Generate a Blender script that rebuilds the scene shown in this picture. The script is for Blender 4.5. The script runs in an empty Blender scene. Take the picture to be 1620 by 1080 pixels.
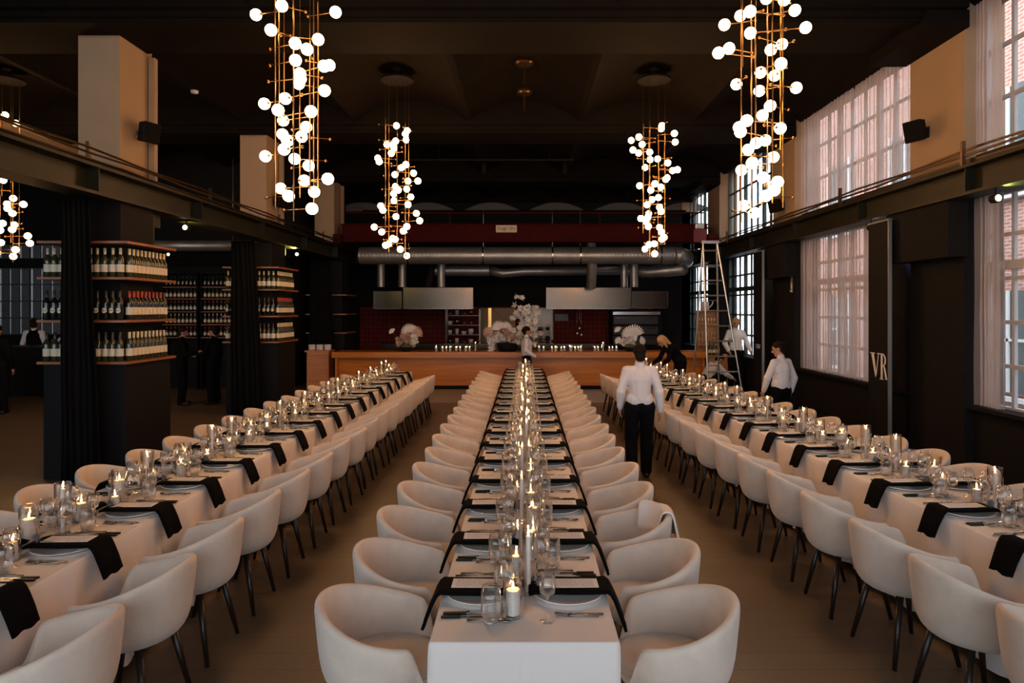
import bpy, bmesh, math, random
from mathutils import Vector, Matrix, Quaternion
R = math.radians; PI = math.pi
sc = bpy.context.scene
col = sc.collection
rnd = random.Random(7)

# ---------------------------------------------------------------- camera, world, exposure
H, F, CX, CY = 2.01, 1080.0, 829.5, 488.0       # eye height, focal length in px, vanishing point
cam_d = bpy.data.cameras.new('camera'); cam = bpy.data.objects.new('camera', cam_d); col.objects.link(cam)
cam.location = (0, 0, H); cam.rotation_euler = (PI / 2, 0, 0)
cam_d.sensor_width = 36; cam_d.lens = 36 * F / 1620
cam_d.shift_x = -(CX - 810) / 1620; cam_d.shift_y = -(540 - CY) / 1620
cam_d.clip_start = .05; cam_d.clip_end = 200
sc.camera = cam
w = bpy.data.worlds.new('sky'); sc.world = w; w.use_nodes = True
bg = w.node_tree.nodes['Background']; bg.inputs[0].default_value = (.80, .88, 1.0, 1); bg.inputs[1].default_value = 2.0
vs = sc.view_settings
sc.display_settings.display_device = 'sRGB'
vs.view_transform = 'Standard'; vs.look = 'None'; vs.exposure = 1.7; vs.gamma = 1; vs.use_curve_mapping = False
cy = sc.cycles
cy.max_bounces = 7; cy.diffuse_bounces = 3; cy.glossy_bounces = 3; cy.transmission_bounces = 4; cy.transparent_max_bounces = 28
cy.caustics_reflective = False; cy.caustics_refractive = False
cy.sample_clamp_indirect = 4; cy.use_denoising = True; cy.use_light_tree = True
GLOBE = 15.0; FLAME = 30.0

def portal(loc, rot, sx, sy):
    l = bpy.data.lights.new('portal', 'AREA'); l.shape = 'RECTANGLE'; l.size = sx; l.size_y = sy
    l.cycles.is_portal = True
    o = bpy.data.objects.new('portal', l); o.location = loc; o.rotation_euler = rot; col.objects.link(o)

# ---------------------------------------------------------------- helpers
def wx(px, d): return (px - CX) * d / F
def wz(py, d): return H - (py - CY) * d / F

class MB:
    def __init__(s): s.v = []; s.f = []; s.m = []; s.cur = 0
    def add(s, vs_, fs):
        n = len(s.v); s.v += [tuple(v) for v in vs_]
        for f in fs: s.f.append([i + n for i in f]); s.m.append(s.cur)
        return s
    def box(s, a, b):
        x0, y0, z0 = a; x1, y1, z1 = b
        return s.add([(x0,y0,z0),(x1,y0,z0),(x1,y1,z0),(x0,y1,z0),(x0,y0,z1),(x1,y0,z1),(x1,y1,z1),(x0,y1,z1)],
                     [(0,3,2,1),(4,5,6,7),(0,1,5,4),(1,2,6,5),(2,3,7,6),(3,0,4,7)])
    def obox(s, c, half, M):
        vs_ = [Vector(c) + M @ Vector((sx*half[0], sy*half[1], sz*half[2])) for sz in (-1,1) for sx, sy in ((-1,-1),(1,-1),(1,1),(-1,1))]
        return s.add(vs_, [(0,3,2,1),(4,5,6,7),(0,1,5,4),(1,2,6,5),(2,3,7,6),(3,0,4,7)])
    def cone(s, p, q, r0, r1=None, n=10, cap=True):
        if r1 is None: r1 = r0
        p = Vector(p); q = Vector(q); d = (q - p)
        if d.length < 1e-6: return s
        d.normalize(); a = d.orthogonal().normalized(); b = d.cross(a)
        vs_ = []
        for c, r in ((p, r0), (q, r1)):
            for i in range(n):
                t = 2*PI*i/n; vs_.append(c + (a*math.cos(t) + b*math.sin(t))*r)
        fs = [(i, (i+1) % n, n+(i+1) % n, n+i) for i in range(n)]
        if cap: fs += [tuple(range(n-1, -1, -1)), tuple(range(n, 2*n))]
        return s.add(vs_, fs)
    def tube(s, pts, r, n=6):
        pts = [Vector(p) for p in pts]; rings = []; a = None
        for i, p in enumerate(pts):
            d = (pts[min(i+1, len(pts)-1)] - pts[max(i-1, 0)]).normalized()
            a = d.orthogonal().normalized() if a is None else (a - d*a.dot(d)).normalized()
            b = d.cross(a); rr = r[i] if isinstance(r, (list, tuple)) else r
            rings.append([p + (a*math.cos(2*PI*k/n) + b*math.sin(2*PI*k/n))*rr for k in range(n)])
        vs_ = [v for rg in rings for v in rg]; fs = []
        for j in range(len(rings)-1):
            for k in range(n): fs.append((j*n+k, j*n+(k+1) % n, (j+1)*n+(k+1) % n, (j+1)*n+k))
        fs += [tuple(range(n-1, -1, -1)), tuple(range((len(rings)-1)*n, len(rings)*n))]
        return s.add(vs_, fs)
    def lathe(s, prof, n=16, c=(0,0,0)):
        vs_ = []; 
        for r, z in prof:
            for i in range(n): t = 2*PI*i/n; vs_.append((c[0]+r*math.cos(t), c[1]+r*math.sin(t), c[2]+z))
        fs = []
        for j in range(len(prof)-1):
            for i in range(n): fs.append((j*n+i, j*n+(i+1) % n, (j+1)*n+(i+1) % n, (j+1)*n+i))
        return s.add(vs_, fs)
    def ball(s, c, r, nu=12, nv=8, M=None):
        if not isinstance(r, (tuple, list)): r = (r, r, r)
        vs_ = []; fs = []
        vs_.append((0,0,-r[2]))
        for j in range(1, nv):
            ph = -PI/2 + PI*j/nv
            for i in range(nu):
                t = 2*PI*i/nu; vs_.append((r[0]*math.cos(ph)*math.cos(t), r[1]*math.cos(ph)*math.sin(t), r[2]*math.sin(ph)))
        vs_.append((0,0,r[2])); top = len(vs_)-1
        for i in range(nu): fs.append((0, 1+(i+1) % nu, 1+i))
        for j in range(nv-2):
            for i in range(nu): a = 1+j*nu; fs.append((a+i, a+(i+1) % nu, a+nu+(i+1) % nu, a+nu+i))
        a = 1+(nv-2)*nu
        for i in range(nu): fs.append((a+i, a+(i+1) % nu, top))
        c = Vector(c)
        vs_ = [c + ((M @ Vector(v)) if M else Vector(v)) for v in vs_]
        return s.add(vs_, fs)
    def cap(s, p, q, r0, r1=None):
        if r1 is None: r1 = r0
        s.cone(p, q, r0, r1, 14); s.ball(p, r0, 12, 8); s.ball(q, r1, 12, 8); return s
    def grid(s, fn, nu, nv, wrap=False):
        vs_ = [fn(i/(nu-1) if not wrap else i/nu, j/(nv-1)) for j in range(nv) for i in range(nu)]
        fs = []
        for j in range(nv-1):
            for i in range(nu if wrap else nu-1):
                i2 = (i+1) % nu; fs.append((j*nu+i, j*nu+i2, (j+1)*nu+i2, (j+1)*nu+i))
        return s.add(vs_, fs)
    def mesh(s, name, mats, smooth=False, bevel=0, sub=0, solid=0, remesh=0, sm=0):
        me = bpy.data.meshes.new(name); me.from_pydata(s.v, [], s.f); me.update()
        if not isinstance(mats, (list, tuple)): mats = [mats]
        for m in mats: me.materials.append(m)
        for p, mi in zip(me.polygons, s.m): p.material_index = mi; p.use_smooth = smooth
        bm = bmesh.new(); bm.from_mesh(me)
        if not remesh and not solid: bmesh.ops.recalc_face_normals(bm, faces=bm.faces) if s.closed() else None
        bm.to_mesh(me); bm.free()
        if bevel or sub or solid or remesh or sm:
            o = bpy.data.objects.new('tmp', me); col.objects.link(o)
            if solid:
                m = o.modifiers.new('s', 'SOLIDIFY'); m.thickness = solid; m.offset = 0
            if bevel:
                m = o.modifiers.new('b', 'BEVEL'); m.width = bevel; m.segments = 2; m.limit_method = 'ANGLE'
            if sub:
                m = o.modifiers.new('u', 'SUBSURF'); m.levels = sub; m.render_levels = sub
            if remesh:
                m = o.modifiers.new('r', 'REMESH'); m.mode = 'VOXEL'; m.voxel_size = remesh; m.use_smooth_shade = True
            if sm:
                m = o.modifiers.new('c', 'SMOOTH'); m.factor = .6; m.iterations = sm
            dg = bpy.context.evaluated_depsgraph_get()
            me2 = bpy.data.meshes.new_from_object(o.evaluated_get(dg)); me2.name = name
            bpy.data.objects.remove(o); bpy.data.meshes.remove(me); me = me2
            if remesh or smooth:
                for p in me.polygons: p.use_smooth = True
        return me
    def closed(s): return True

def link(name, me, parent=None, loc=None):
    o = bpy.data.objects.new(name, me); col.objects.link(o)
    if parent: o.parent = parent
    if loc is not None: o.location = loc
    return o
def part(name, mb, mats, parent, **k): return link(name, mb.mesh(name, mats, **k), parent)
def tag(o, label, cat, group=None, kind=None):
    if label: o['label'] = label
    if cat: o['category'] = cat
    if group: o['group'] = group
    if kind: o['kind'] = kind
    return o
def empty(name, loc=(0,0,0), rz=0):
    o = bpy.data.objects.new(name, None); col.objects.link(o); o.location = loc; o.rotation_euler = (0,0,rz)
    o.empty_display_size = .1; return o
def struct(name, mb, mats, parent=None, **k):
    o = part(name, mb, mats, parent, **k); o['kind'] = 'structure'; return o
def copy_tree(o, parent=None):
    c = o.copy(); col.objects.link(c)
    if parent: c.parent = parent
    for ch in list(o.children): copy_tree(ch, c)
    return c
class Proto:
    """first use returns the thing itself, later uses return copies of it and its parts"""
    def __init__(s, root): s.root = root; s.used = False
    def put(s, loc, rz=0, label=None, group=None, cat=None, sz=None):
        o = s.root if not s.used else copy_tree(s.root); s.used = True
        o.location = loc; o.rotation_euler = (0, 0, rz)
        if sz: o.scale = sz
        if label: o['label'] = label
        if group: o['group'] = group
        if cat: o['category'] = cat
        return o

# ---------------------------------------------------------------- materials
def mat(name, c, rough=.6, metal=0, bump=0, bscale=40, var=0, vscale=6, emit=None, es=0, spec=None, coat=0, sheen=0):
    m = bpy.data.materials.new(name); m.use_nodes = True
    nt = m.node_tree; b = nt.nodes['Principled BSDF']
    b.inputs['Base Color'].default_value = (*c, 1); b.inputs['Roughness'].default_value = rough; b.inputs['Metallic'].default_value = metal
    if spec is not None: b.inputs['Specular IOR Level'].default_value = spec
    if coat: b.inputs['Coat Weight'].default_value = coat
    if sheen: b.inputs['Sheen Weight'].default_value = sheen
    if emit: b.inputs['Emission Color'].default_value = (*emit, 1); b.inputs['Emission Strength'].default_value = es
    if bump or var:
        tc = nt.nodes.new('ShaderNodeTexCoord')
    if bump:
        n = nt.nodes.new('ShaderNodeTexNoise'); n.inputs['Scale'].default_value = bscale; n.inputs['Detail'].default_value = 3
        bp = nt.nodes.new('ShaderNodeBump'); bp.inputs['Strength'].default_value = bump; bp.inputs['Distance'].default_value = .01
        nt.links.new(tc.outputs['Object'], n.inputs['Vector']); nt.links.new(n.outputs['Fac'], bp.inputs['Height']); nt.links.new(bp.outputs['Normal'], b.inputs['Normal'])
    if var:
        n = nt.nodes.new('ShaderNodeTexNoise'); n.inputs['Scale'].default_value = vscale; n.inputs['Detail'].default_value = 4
        r = nt.nodes.new('ShaderNodeMapRange'); r.inputs['From Min'].default_value = .3; r.inputs['From Max'].default_value = .7
        r.inputs['To Min'].default_value = 1-var; r.inputs['To Max'].default_value = 1+var
        mx = nt.nodes.new('ShaderNodeMix'); mx.data_type = 'RGBA'; mx.blend_type = 'MULTIPLY'; mx.inputs['Factor'].default_value = 1
        mx.inputs[6].default_value = (*c, 1)
        nt.links.new(tc.outputs['Object'], n.inputs['Vector']); nt.links.new(n.outputs['Fac'], r.inputs['Value'])
        nt.links.new(r.outputs['Result'], mx.inputs[7]); nt.links.new(mx.outputs[2], b.inputs['Base Color'])
    return m
def wood(name, c1, c2, scale=(1, 12, 12), rough=.4, axis='X'):
    m = mat(name, c1, rough); nt = m.node_tree; b = nt.nodes['Principled BSDF']
    tc = nt.nodes.new('ShaderNodeTexCoord'); mp = nt.nodes.new('ShaderNodeMapping'); mp.inputs['Scale'].default_value = scale
    n = nt.nodes.new('ShaderNodeTexNoise'); n.inputs['Scale'].default_value = 1.6; n.inputs['Detail'].default_value = 6; n.inputs['Distortion'].default_value = .6
    cr = nt.nodes.new('ShaderNodeValToRGB'); cr.color_ramp.elements[0].position = .3; cr.color_ramp.elements[1].position = .7
    cr.color_ramp.elements[0].color = (*c1, 1); cr.color_ramp.elements[1].color = (*c2, 1)
    nt.links.new(tc.outputs['Object'], mp.inputs['Vector']); nt.links.new(mp.outputs[0], n.inputs['Vector'])
    nt.links.new(n.outputs['Fac'], cr.inputs[0]); nt.links.new(cr.outputs[0], b.inputs['Base Color'])
    return m
def bricks(name, c1, c2, mortar, sx=.22, sz=.07, axes='YZ', msize=.02, rough=.85, offs=.5):
    m = mat(name, c1, rough); nt = m.node_tree; b = nt.nodes['Principled BSDF']
    tc = nt.nodes.new('ShaderNodeTexCoord'); sp = nt.nodes.new('ShaderNodeSeparateXYZ'); cb = nt.nodes.new('ShaderNodeCombineXYZ')
    nt.links.new(tc.outputs['Object'], sp.inputs[0]); nt.links.new(sp.outputs[axes[0]], cb.inputs[0]); nt.links.new(sp.outputs[axes[1]], cb.inputs[1])
    t = nt.nodes.new('ShaderNodeTexBrick'); t.inputs['Scale'].default_value = 1; t.inputs['Brick Width'].default_value = sx; t.inputs['Row Height'].default_value = sz
    t.inputs['Mortar Size'].default_value = msize*sz*2; t.offset = offs
    t.inputs['Color1'].default_value = (*c1, 1); t.inputs['Color2'].default_value = (*c2, 1); t.inputs['Mortar'].default_value = (*mortar, 1)
    nt.links.new(cb.outputs[0], t.inputs['Vector']); nt.links.new(t.outputs['Color'], b.inputs['Base Color'])
    return m
def glassmat(name, tint=(1,1,1), k=.06, edge=.55, pw=.35):
    m = bpy.data.materials.new(name); m.use_nodes = True; nt = m.node_tree; nt.nodes.clear()
    o = nt.nodes.new('ShaderNodeOutputMaterial'); t = nt.nodes.new('ShaderNodeBsdfTransparent'); g = nt.nodes.new('ShaderNodeBsdfGlossy')
    t.inputs[0].default_value = (*tint, 1); g.inputs['Roughness'].default_value = .03; g.inputs[0].default_value = (1,1,1,1)
    lw = nt.nodes.new('ShaderNodeLayerWeight'); lw.inputs[0].default_value = pw
    mr = nt.nodes.new('ShaderNodeMapRange'); mr.inputs['To Min'].default_value = k; mr.inputs['To Max'].default_value = edge
    mx = nt.nodes.new('ShaderNodeMixShader')
    nt.links.new(lw.outputs['Facing'], mr.inputs['Value']); nt.links.new(mr.outputs[0], mx.inputs[0])
    nt.links.new(t.outputs[0], mx.inputs[1]); nt.links.new(g.outputs[0], mx.inputs[2]); nt.links.new(mx.outputs[0], o.inputs[0])
    return m
def sheer(name, c, alpha=.45):
    m = bpy.data.materials.new(name); m.use_nodes = True; nt = m.node_tree; nt.nodes.clear()
    o = nt.nodes.new('ShaderNodeOutputMaterial'); t = nt.nodes.new('ShaderNodeBsdfTransparent'); d = nt.nodes.new('ShaderNodeBsdfDiffuse'); l = nt.nodes.new('ShaderNodeBsdfTranslucent')
    d.inputs[0].default_value = (*c, 1); l.inputs[0].default_value = (*c, 1)
    a = nt.nodes.new('ShaderNodeMixShader'); a.inputs[0].default_value = .6
    mx = nt.nodes.new('ShaderNodeMixShader')
    lw = nt.nodes.new('ShaderNodeLayerWeight'); lw.inputs[0].default_value = .4
    mr = nt.nodes.new('ShaderNodeMapRange'); mr.inputs['To Min'].default_value = alpha; mr.inputs['To Max'].default_value = .95
    nt.links.new(lw.outputs['Facing'], mr.inputs['Value']); nt.links.new(mr.outputs[0], mx.inputs[0])
    nt.links.new(d.outputs[0], a.inputs[1]); nt.links.new(l.outputs[0], a.inputs[2])
    nt.links.new(t.outputs[0], mx.inputs[1]); nt.links.new(a.outputs[0], mx.inputs[2]); nt.links.new(mx.outputs[0], o.inputs[0])
    return m
def emis(name, c, s):
    m = bpy.data.materials.new(name); m.use_nodes = True; nt = m.node_tree; nt.nodes.clear()
    o = nt.nodes.new('ShaderNodeOutputMaterial'); e = nt.nodes.new('ShaderNodeEmission'); e.inputs[0].default_value = (*c, 1); e.inputs[1].default_value = s
    nt.links.new(e.outputs[0], o.inputs[0]); return m

M = dict(
 black=mat('matte_black', (.006,.0055,.0055), .75, spec=.2), darkwall=mat('dark_wall_paint', (.009,.0085,.008), .85, spec=.15, bump=.1, bscale=12, var=.15),
 ceil=mat('dark_ceiling_paint', (.0055,.0038,.0026), .9, spec=.1, bump=.1, bscale=8, var=.2, vscale=2), beam=mat('dark_beam_paint', (.006,.0045,.0032), .85, spec=.1, var=.2),
 cream=mat('cream_plaster', (.36,.25,.15), .85, bump=.08, bscale=15, var=.06, vscale=1.5), white=mat('white_paint', (.72,.71,.69), .6),
 steelbeam=mat('painted_steel_beam', (.011,.0105,.0045), .5, spec=.25, var=.35, vscale=3), redsteel=mat('dark_red_steel', (.05,.0035,.003), .7, spec=.1, var=.2),
 cloth=mat('white_table_linen', (.80,.725,.675), .85, bump=.12, bscale=6), chair=mat('cream_velvet', (.69,.575,.475), .9, bump=.25, bscale=30, var=.07, vscale=9, sheen=.3),
 leg=mat('dark_stained_wood', (.012,.007,.005), .4), china=mat('white_china', (.76,.74,.71), .18), napkin=mat('black_linen', (.003,.0025,.003), .95, bump=.2, bscale=60, spec=.08),
 card=mat('white_card', (.82,.78,.76), .7), ink=mat('grey_ink', (.45,.42,.42), .8), steel=mat('polished_steel', (.62,.60,.58), .16, 1), dsteel=mat('dark_cutlery_steel', (.30,.27,.24), .25, 1),
 handle=mat('black_handle', (.004,.004,.004), .4, spec=.2), thistle=mat('blue_grey_thistle', (.14,.16,.20), .9), wax=mat('white_wax', (.85,.78,.74), .5),
 wick=mat('burnt_wick', (.01,.01,.01), .9), brass=mat('brass', (.55,.32,.10), .25, 1), rod=mat('aged_brass_rod', (.20,.11,.04), .35, 1), bronze=mat('dark_bronze', (.10,.06,.03), .4, .8), bsteel=mat('brushed_steel', (.085,.062,.045), .2, 1, var=.1, vscale=2),
 galv=mat('galvanised_duct', (.30,.30,.29), .42, .75, var=.15, vscale=3), alu=mat('aluminium', (.55,.54,.52), .35, .9), curtain=mat('black_velvet_curtain', (.006,.0055,.0055), .95, spec=.1),
 frame=mat('grey_window_frame', (.42,.43,.44), .5), teal=mat('dark_teal_window_frame', (.02,.05,.055), .45), skin=mat('skin', (.42,.22,.145), .55), shirt=mat('white_cotton', (.72,.69,.71), .85, bump=.15, bscale=14),
 trousers=mat('black_trousers', (.004,.0038,.004), .9, spec=.1), hair=mat('dark_brown_hair', (.010,.005,.003), .7, spec=.15), blonde=mat('blonde_hair', (.50,.30,.11), .6), grey=mat('grey_plastic', (.2,.2,.2), .5),
 bottle=mat('dark_green_bottle', (.008,.010,.006), .12, coat=.3), bottlew=mat('olive_glass_bottle', (.030,.032,.012), .12, coat=.3), label=mat('cream_paper_label', (.72,.62,.46), .7), capr=mat('red_foil', (.35,.03,.02), .35), capw=mat('pale_foil', (.55,.48,.32), .35, .3),
 capk=mat('black_foil', (.02,.02,.02), .35), petal=mat('white_petal', (.80,.76,.71), .8), petalp=mat('blush_petal', (.62,.40,.30), .8), stem=mat('green_stem', (.06,.09,.03), .7), redbox=mat('red_paint', (.16,.012,.012), .5),
 dimgrey=mat('dim_grey_plaster', (.12,.115,.11), .9),
)
M['barwood'] = wood('orange_oak_bar', (.46,.135,.011), (.66,.235,.020), (.5, 9, 9), .32)
M['shelfwood'] = wood('reddish_shelf_wood', (.22,.07,.025), (.34,.12,.04), (2, 12, 12), .4)
M['cabwood'] = wood('light_oak', (.48,.22,.07), (.62,.31,.11), (3, 3, 12), .4)
M['tile'] = bricks('dark_red_tiles', (.17,.018,.010), (.13,.014,.008), (.03,.01,.006), .15, .15, 'XZ', .03, .7, 0); M['tile'].node_tree.nodes['Principled BSDF'].inputs['Specular IOR Level'].default_value = .12
M['bricky'] = bricks('red_brick_side', (.50,.20,.13), (.40,.14,.09), (.52,.46,.42), .25, .08, 'YZ', .07)
M['brickx'] = bricks('red_brick_back', (.52,.16,.11), (.42,.12,.08), (.42,.34,.30), .25, .08, 'XZ', .07)
M['glass'] = glassmat('clear_glass', (.975,.975,.97), .045, .9, .34)
M['pane'] = glassmat('window_pane', (.97,.985,.98), .03, .4, .3)
M['sheer'] = sheer('sheer_grey_voile', (.68,.63,.62), .45)
M['globe'] = emis('lit_globe', (1.0, .50, .20), GLOBE)
M['flame'] = emis('candle_flame', (1.0, .50, .17), FLAME)
M['lampw'] = emis('lit_spot', (.8, .75, 1.0), 6.0)
M['lampy'] = emis('lit_yellow_spot', (1, .9, .5), 1.5)
# floor: beige screed with broad tonal variation
M['floor'] = bricks('oak_floorboards', (.135,.100,.066), (.115,.083,.054), (.085,.062,.04), 2.4, .19, 'XY', .012, .36)
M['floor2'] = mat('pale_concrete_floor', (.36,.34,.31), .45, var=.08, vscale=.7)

ORD = 'first second third fourth fifth sixth seventh eighth ninth tenth eleventh twelfth thirteenth fourteenth fifteenth sixteenth seventeenth eighteenth nineteenth twentieth'.split()
def nth(k, n, near='near end', far='bar end'):
    if k <= n - 1 - k or k == 0: return ('end' if k < 0 else ORD[k]) + ' from the ' + near
    return ORD[n-1-k] + ' from the ' + far
# ================================================================ the setting
XR, XW, XL = 5.2, 5.43, -14.6
struct('floor', MB().box((XL-.3, -5.3, -.12), (XR+.5, 23, 0)), M['floor'])
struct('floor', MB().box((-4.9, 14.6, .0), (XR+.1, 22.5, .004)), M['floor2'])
# vaulted ceiling : shallow jack arches running front to back
cb = MB()
def vault(u, v):
    x = XL + u*(XR+.3-XL); t = ((x + 1.07) % 2.14) / 2.14
    return (x, -5 + v*28, 5.55 + .42*math.sin(PI*t)**.8)
cb.grid(vault, 220, 2)
struct('ceiling', cb, M['ceil'], smooth=False)
struct('ceiling', MB().box((XL-.3, -5.3, 6.15), (XR+.6, 23, 6.3)), M['ceil'])
n = 0
def trim(mb, m, **k):
    global n; n += 1; return struct('trim_%d' % n, mb, m, **k)
PR = [(-2.1,-.95), (3.0,4.1), (8.07,9.2), (13.14,14.27), (18.2,19.35)]     # right piers
PLFT = [(-1.3,-.55), (3.6,4.35), (8.6,9.35), (13.5,14.25), (18.3,19.0)]    # left piers
for a, b in PR:
    m = MB().box((XL, a-.02, 5.45), (XR+.02, b+.02, 6.16)); m.box((XL, a-.13, 5.52), (XR-.02, b+.13, 6.16)); m.box((XL, a+.02, 5.40), (XR-.25, a+.2, 5.46))
    m.box((XR-.5, a-.1, 5.30), (XR, b+.1, 5.5))
    trim(m, M['beam'])
trim(MB().box((XL, -5.0, 5.45), (XR, -4.7, 6.16)), M['beam'])
trim(MB().box((XL, 22.2, 5.5), (XR+.3, 22.45, 6.16)), M['beam'])
# right wall with its piers, sill wall and window openings
wr = MB(); WIN = [(-5.0,-2.1), (-.95,3.0), (4.1,8.07), (9.2,13.14), (14.27,18.2), (19.35,22.5)]
ZS, ZT, ZU, ZV = .86, 3.35, 3.86, 5.62
wr.cur = 1
wr.box((XR+.12, -5.3, 0), (XW+.25, 23, ZS))               # black dado
wr.cur = 0
wr.box((XR+.14, -5.3, ZV), (XW+.25, 23, 6.3)); wr.cur = 1; wr.box((XR+.14, -5.3, ZT), (XW+.25, 23, ZU-.04)); 
for a, b in PR + [(22.5, 23)]:
    wr.cur = 0; wr.box((XR, a, 3.62), (XW+.25, b, 6.2)); wr.cur = 1; wr.box((XR, a, 0), (XW+.24, b, 3.62))
for a in (9.15, 14.2): wr.box((XR+.08, a, 0), (XW+.2, a+.8, ZT+.1))
struct('wall_right', wr, [M['cream'], M['darkwall']])
for a, b in PR[2:4]:
    trim(MB().box((XR-.22, a-.05, 2.62), (XR+.02, b+.2, 3.28)), M['darkwall'], bevel=.006)
# left nave piers above the runway beam, dark columns below
wl = MB()
for a, b in PLFT:
    wl.cur = 0; wl.box((-5.62, a, 3.64), (-5.1, b, 5.52)); wl.cur = 0; wl.box((-5.08, b-.12, 3.7), (-5.0, b-.04, 5.4))
    wl.cur = 1; wl.box((-5.5, a-.1, 0), (-4.95, a+.45, 3.3))
struct('wall_nave', wl, [M['cream'], M['darkwall']])
struct('wall_left', MB().box((XL-.3, -5.3, 0), (XL, 23, 6.3)), M['darkwall'])
# wall behind the camera, mostly glass
wf = MB(); FW = [(-13.8,-11.2),(-10.6,-8),(-7.4,-4.8),(-4.3,-1.4),(-1.0,1.9),(2.3,5.0)]
wf.box((XL, -5.3, 0), (XW, -5, .7)); wf.box((XL, -5.3, 5.5), (XW, -5, 6.3)); wf.box((XL, -5.3, 3.3), (XW, -5, 3.7))
xs = [XL] + [v for p in FW for v in p] + [XW]
for i in range(0, len(xs), 2): wf.box((xs[i], -5.3, 0), (xs[i+1], -5, 6.3))
struct('wall_front', wf, M['cream'])
# back walls
wb = MB(); wb.box((-6.2, 22.5, 0), (XW+.2, 22.8, 5.2)); wb.cur = 0; wb.box((-6.2, 22.55, 5.2), (XW+.2, 22.8, 6.3))
wb.cur = 0
wb.box((-6.2, 17.6, 0), (-5.9, 22.8, 6.3))
wb.box((-11.2, 17.3, 0), (-5.9, 17.5, 6.3))
AX0, AX1, AY = -14.3, -12.3, 18.5
wb.box((XL, AY, 0), (AX0, AY+.3, 6.3)); wb.box((AX1, AY, 0), (-11.0, AY+.3, 6.3)); wb.box((AX0, AY, 0), (AX1, AY+.3, 1.3)); wb.box((AX0, AY, 3.12), (AX1, AY+.3, 3.36)); wb.box((AX0, AY, 3.75), (AX1, AY+.3, 6.3))
wb.box((-11.2, 17.3, 0), (-11.0, AY+.3, 6.3))
struct('wall_back', wb, [M['darkwall'], M['white']])
struct('wall_back', MB().box((-5.4, 22.42, 0), (4.2, 22.5, 2.06)), M['tile'])
# outside world : brick houses across the lane, pavement
bo = MB(); bo.box((10.6, -12, -3), (11, 28, 9.8))
bw = MB(); 
for yy in range(-11, 26, 4):
    for zz in (0.2, 4.6): bw.box((10.5, yy+1.1, zz), (10.61, yy+2.5, zz+2.2))
e = struct('wall_outside_lane', bo, M['bricky'])
wfm = MB()
for yy in range(-11, 26, 4):
    for zz in (0.2, 4.6):
        wfm.box((10.46, yy+1.0, zz-.1), (10.56, yy+1.1, zz+2.3)); wfm.box((10.46, yy+2.5, zz-.1), (10.56, yy+2.6, zz+2.3)); wfm.box((10.46, yy+1.76, zz), (10.52, yy+1.84, zz+2.2)); wfm.box((10.46, yy+1.1, zz+1.1), (10.52, yy+2.5, zz+1.16)); wfm.box((10.44, yy+1.0, zz-.2), (10.6, yy+2.6, zz-.1))
struct('window_outside', bw, M['teal'], e); struct('window_outside', wfm, M['white'], e)
b2 = MB(); b2.box((-26, 27, -3), (-8, 27.4, 12)); e = struct('wall_outside_yard', b2, M['brickx'])
b3 = MB(); b3g = MB()
for i in range(8):
    x = -24.95 + i*2.2
    for z in (-1.5, 1.5, 4.5): b3.box((x, 26.9, z), (x+.9, 27.02, z+1.7)); b3g.box((x-.06, 26.86, z-.06), (x, 26.98, z+1.76)); b3g.box((x+.9, 26.86, z-.06), (x+.96, 26.98, z+1.76)); b3g.box((x+.42, 26.86, z), (x+.48, 26.98, z+1.7))
struct('window_outside', b3, M['grey'], e); struct('window_outside', b3g, M['white'], e)
struct('ground_outside', MB().box((5.7, -14, -.3), (30, 46, -.2)), M['grey'])
# windows of the right wall
wn = 0
def window(x, y0, y1, z0, z1, mf, axis='Y', nrow=None, ncol=None, t=.022, dbl=True):
    global wn; wn += 1
    m = MB(); L = y1 - y0; Hh = z1 - z0
    nc = ncol or max(2, round(L/.44)); nr = nrow or max(2, round(Hh/.52))
    def bx(a, b, c, d, th):                       # a..b along, c..d up
        if axis == 'Y': m.box((x-th, a, c), (x+th, b, d))
        else: m.box((a, x-th, c), (b, x+th, d))
    for i in range(nc+1):
        yy = y0 + L*i/nc; w_ = t*(2.0 if (i % 3 == 0) else 1)
        bx(max(y0, yy-w_), min(y1, yy+w_), z0, z1, .035 if i % 3 == 0 else .02)
    for j in range(nr+1):
        zz = z0 + Hh*j/nr; w_ = t*(1.8 if j in (0, nr) else 1)
        bx(y0, y1, max(z0, zz-w_), min(z1, zz+w_), .034 if j in (0, nr) else .019)
    if Hh > 2 and axis == 'Y': bx(y0, y1, z0+Hh*.66-.05, z0+Hh*.66+.05, .05)
    e = struct('window_%d' % wn, m, mf)
    g = MB(); 
    if axis == 'Y': g.box((x-.004, y0, z0), (x+.004, y1, z1))
    else: g.box((y0, x-.004, z0), (y1, x+.004, z1))
    part('pane', g, M['pane'], e); return e
for i, (a, b) in enumerate(WIN):
    mf = M['frame'] if i < 4 else M['teal']
    window(XW+.05, a, b, ZS, ZT, mf); window(XW+.05, a, b, ZU-.04, ZV, mf)
    if i < 5:
        portal((XW+.2, (a+b)/2, (ZS+ZT)/2), (0, R(90), 0), ZT-ZS, b-a); portal((XW+.2, (a+b)/2, (ZU+ZV)/2), (0, R(90), 0), ZV-ZU, b-a)
    trim(MB().box((XR+.02, a, ZS-.03), (XW+.02, b, ZS+.015)), M['grey'] if i < 2 else M['black'])
for a, b in FW:
    window(-5.1, a, b, .7, 3.3, M['frame'], 'X'); window(-5.1, a, b, 3.7, 5.5, M['frame'], 'X')
    portal(((a+b)/2, -5.25, 2.0), (R(90), 0, 0), b-a, 2.6); portal(((a+b)/2, -5.25, 4.6), (R(90), 0, 0), b-a, 1.8)
window(AY+.1, AX0, AX1, 1.3, 3.12, M['teal'], 'X', 4, 7, .014); window(AY+.1, AX0, AX1, 3.36, 3.75, M['teal'], 'X', 1, 7, .014)
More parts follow.
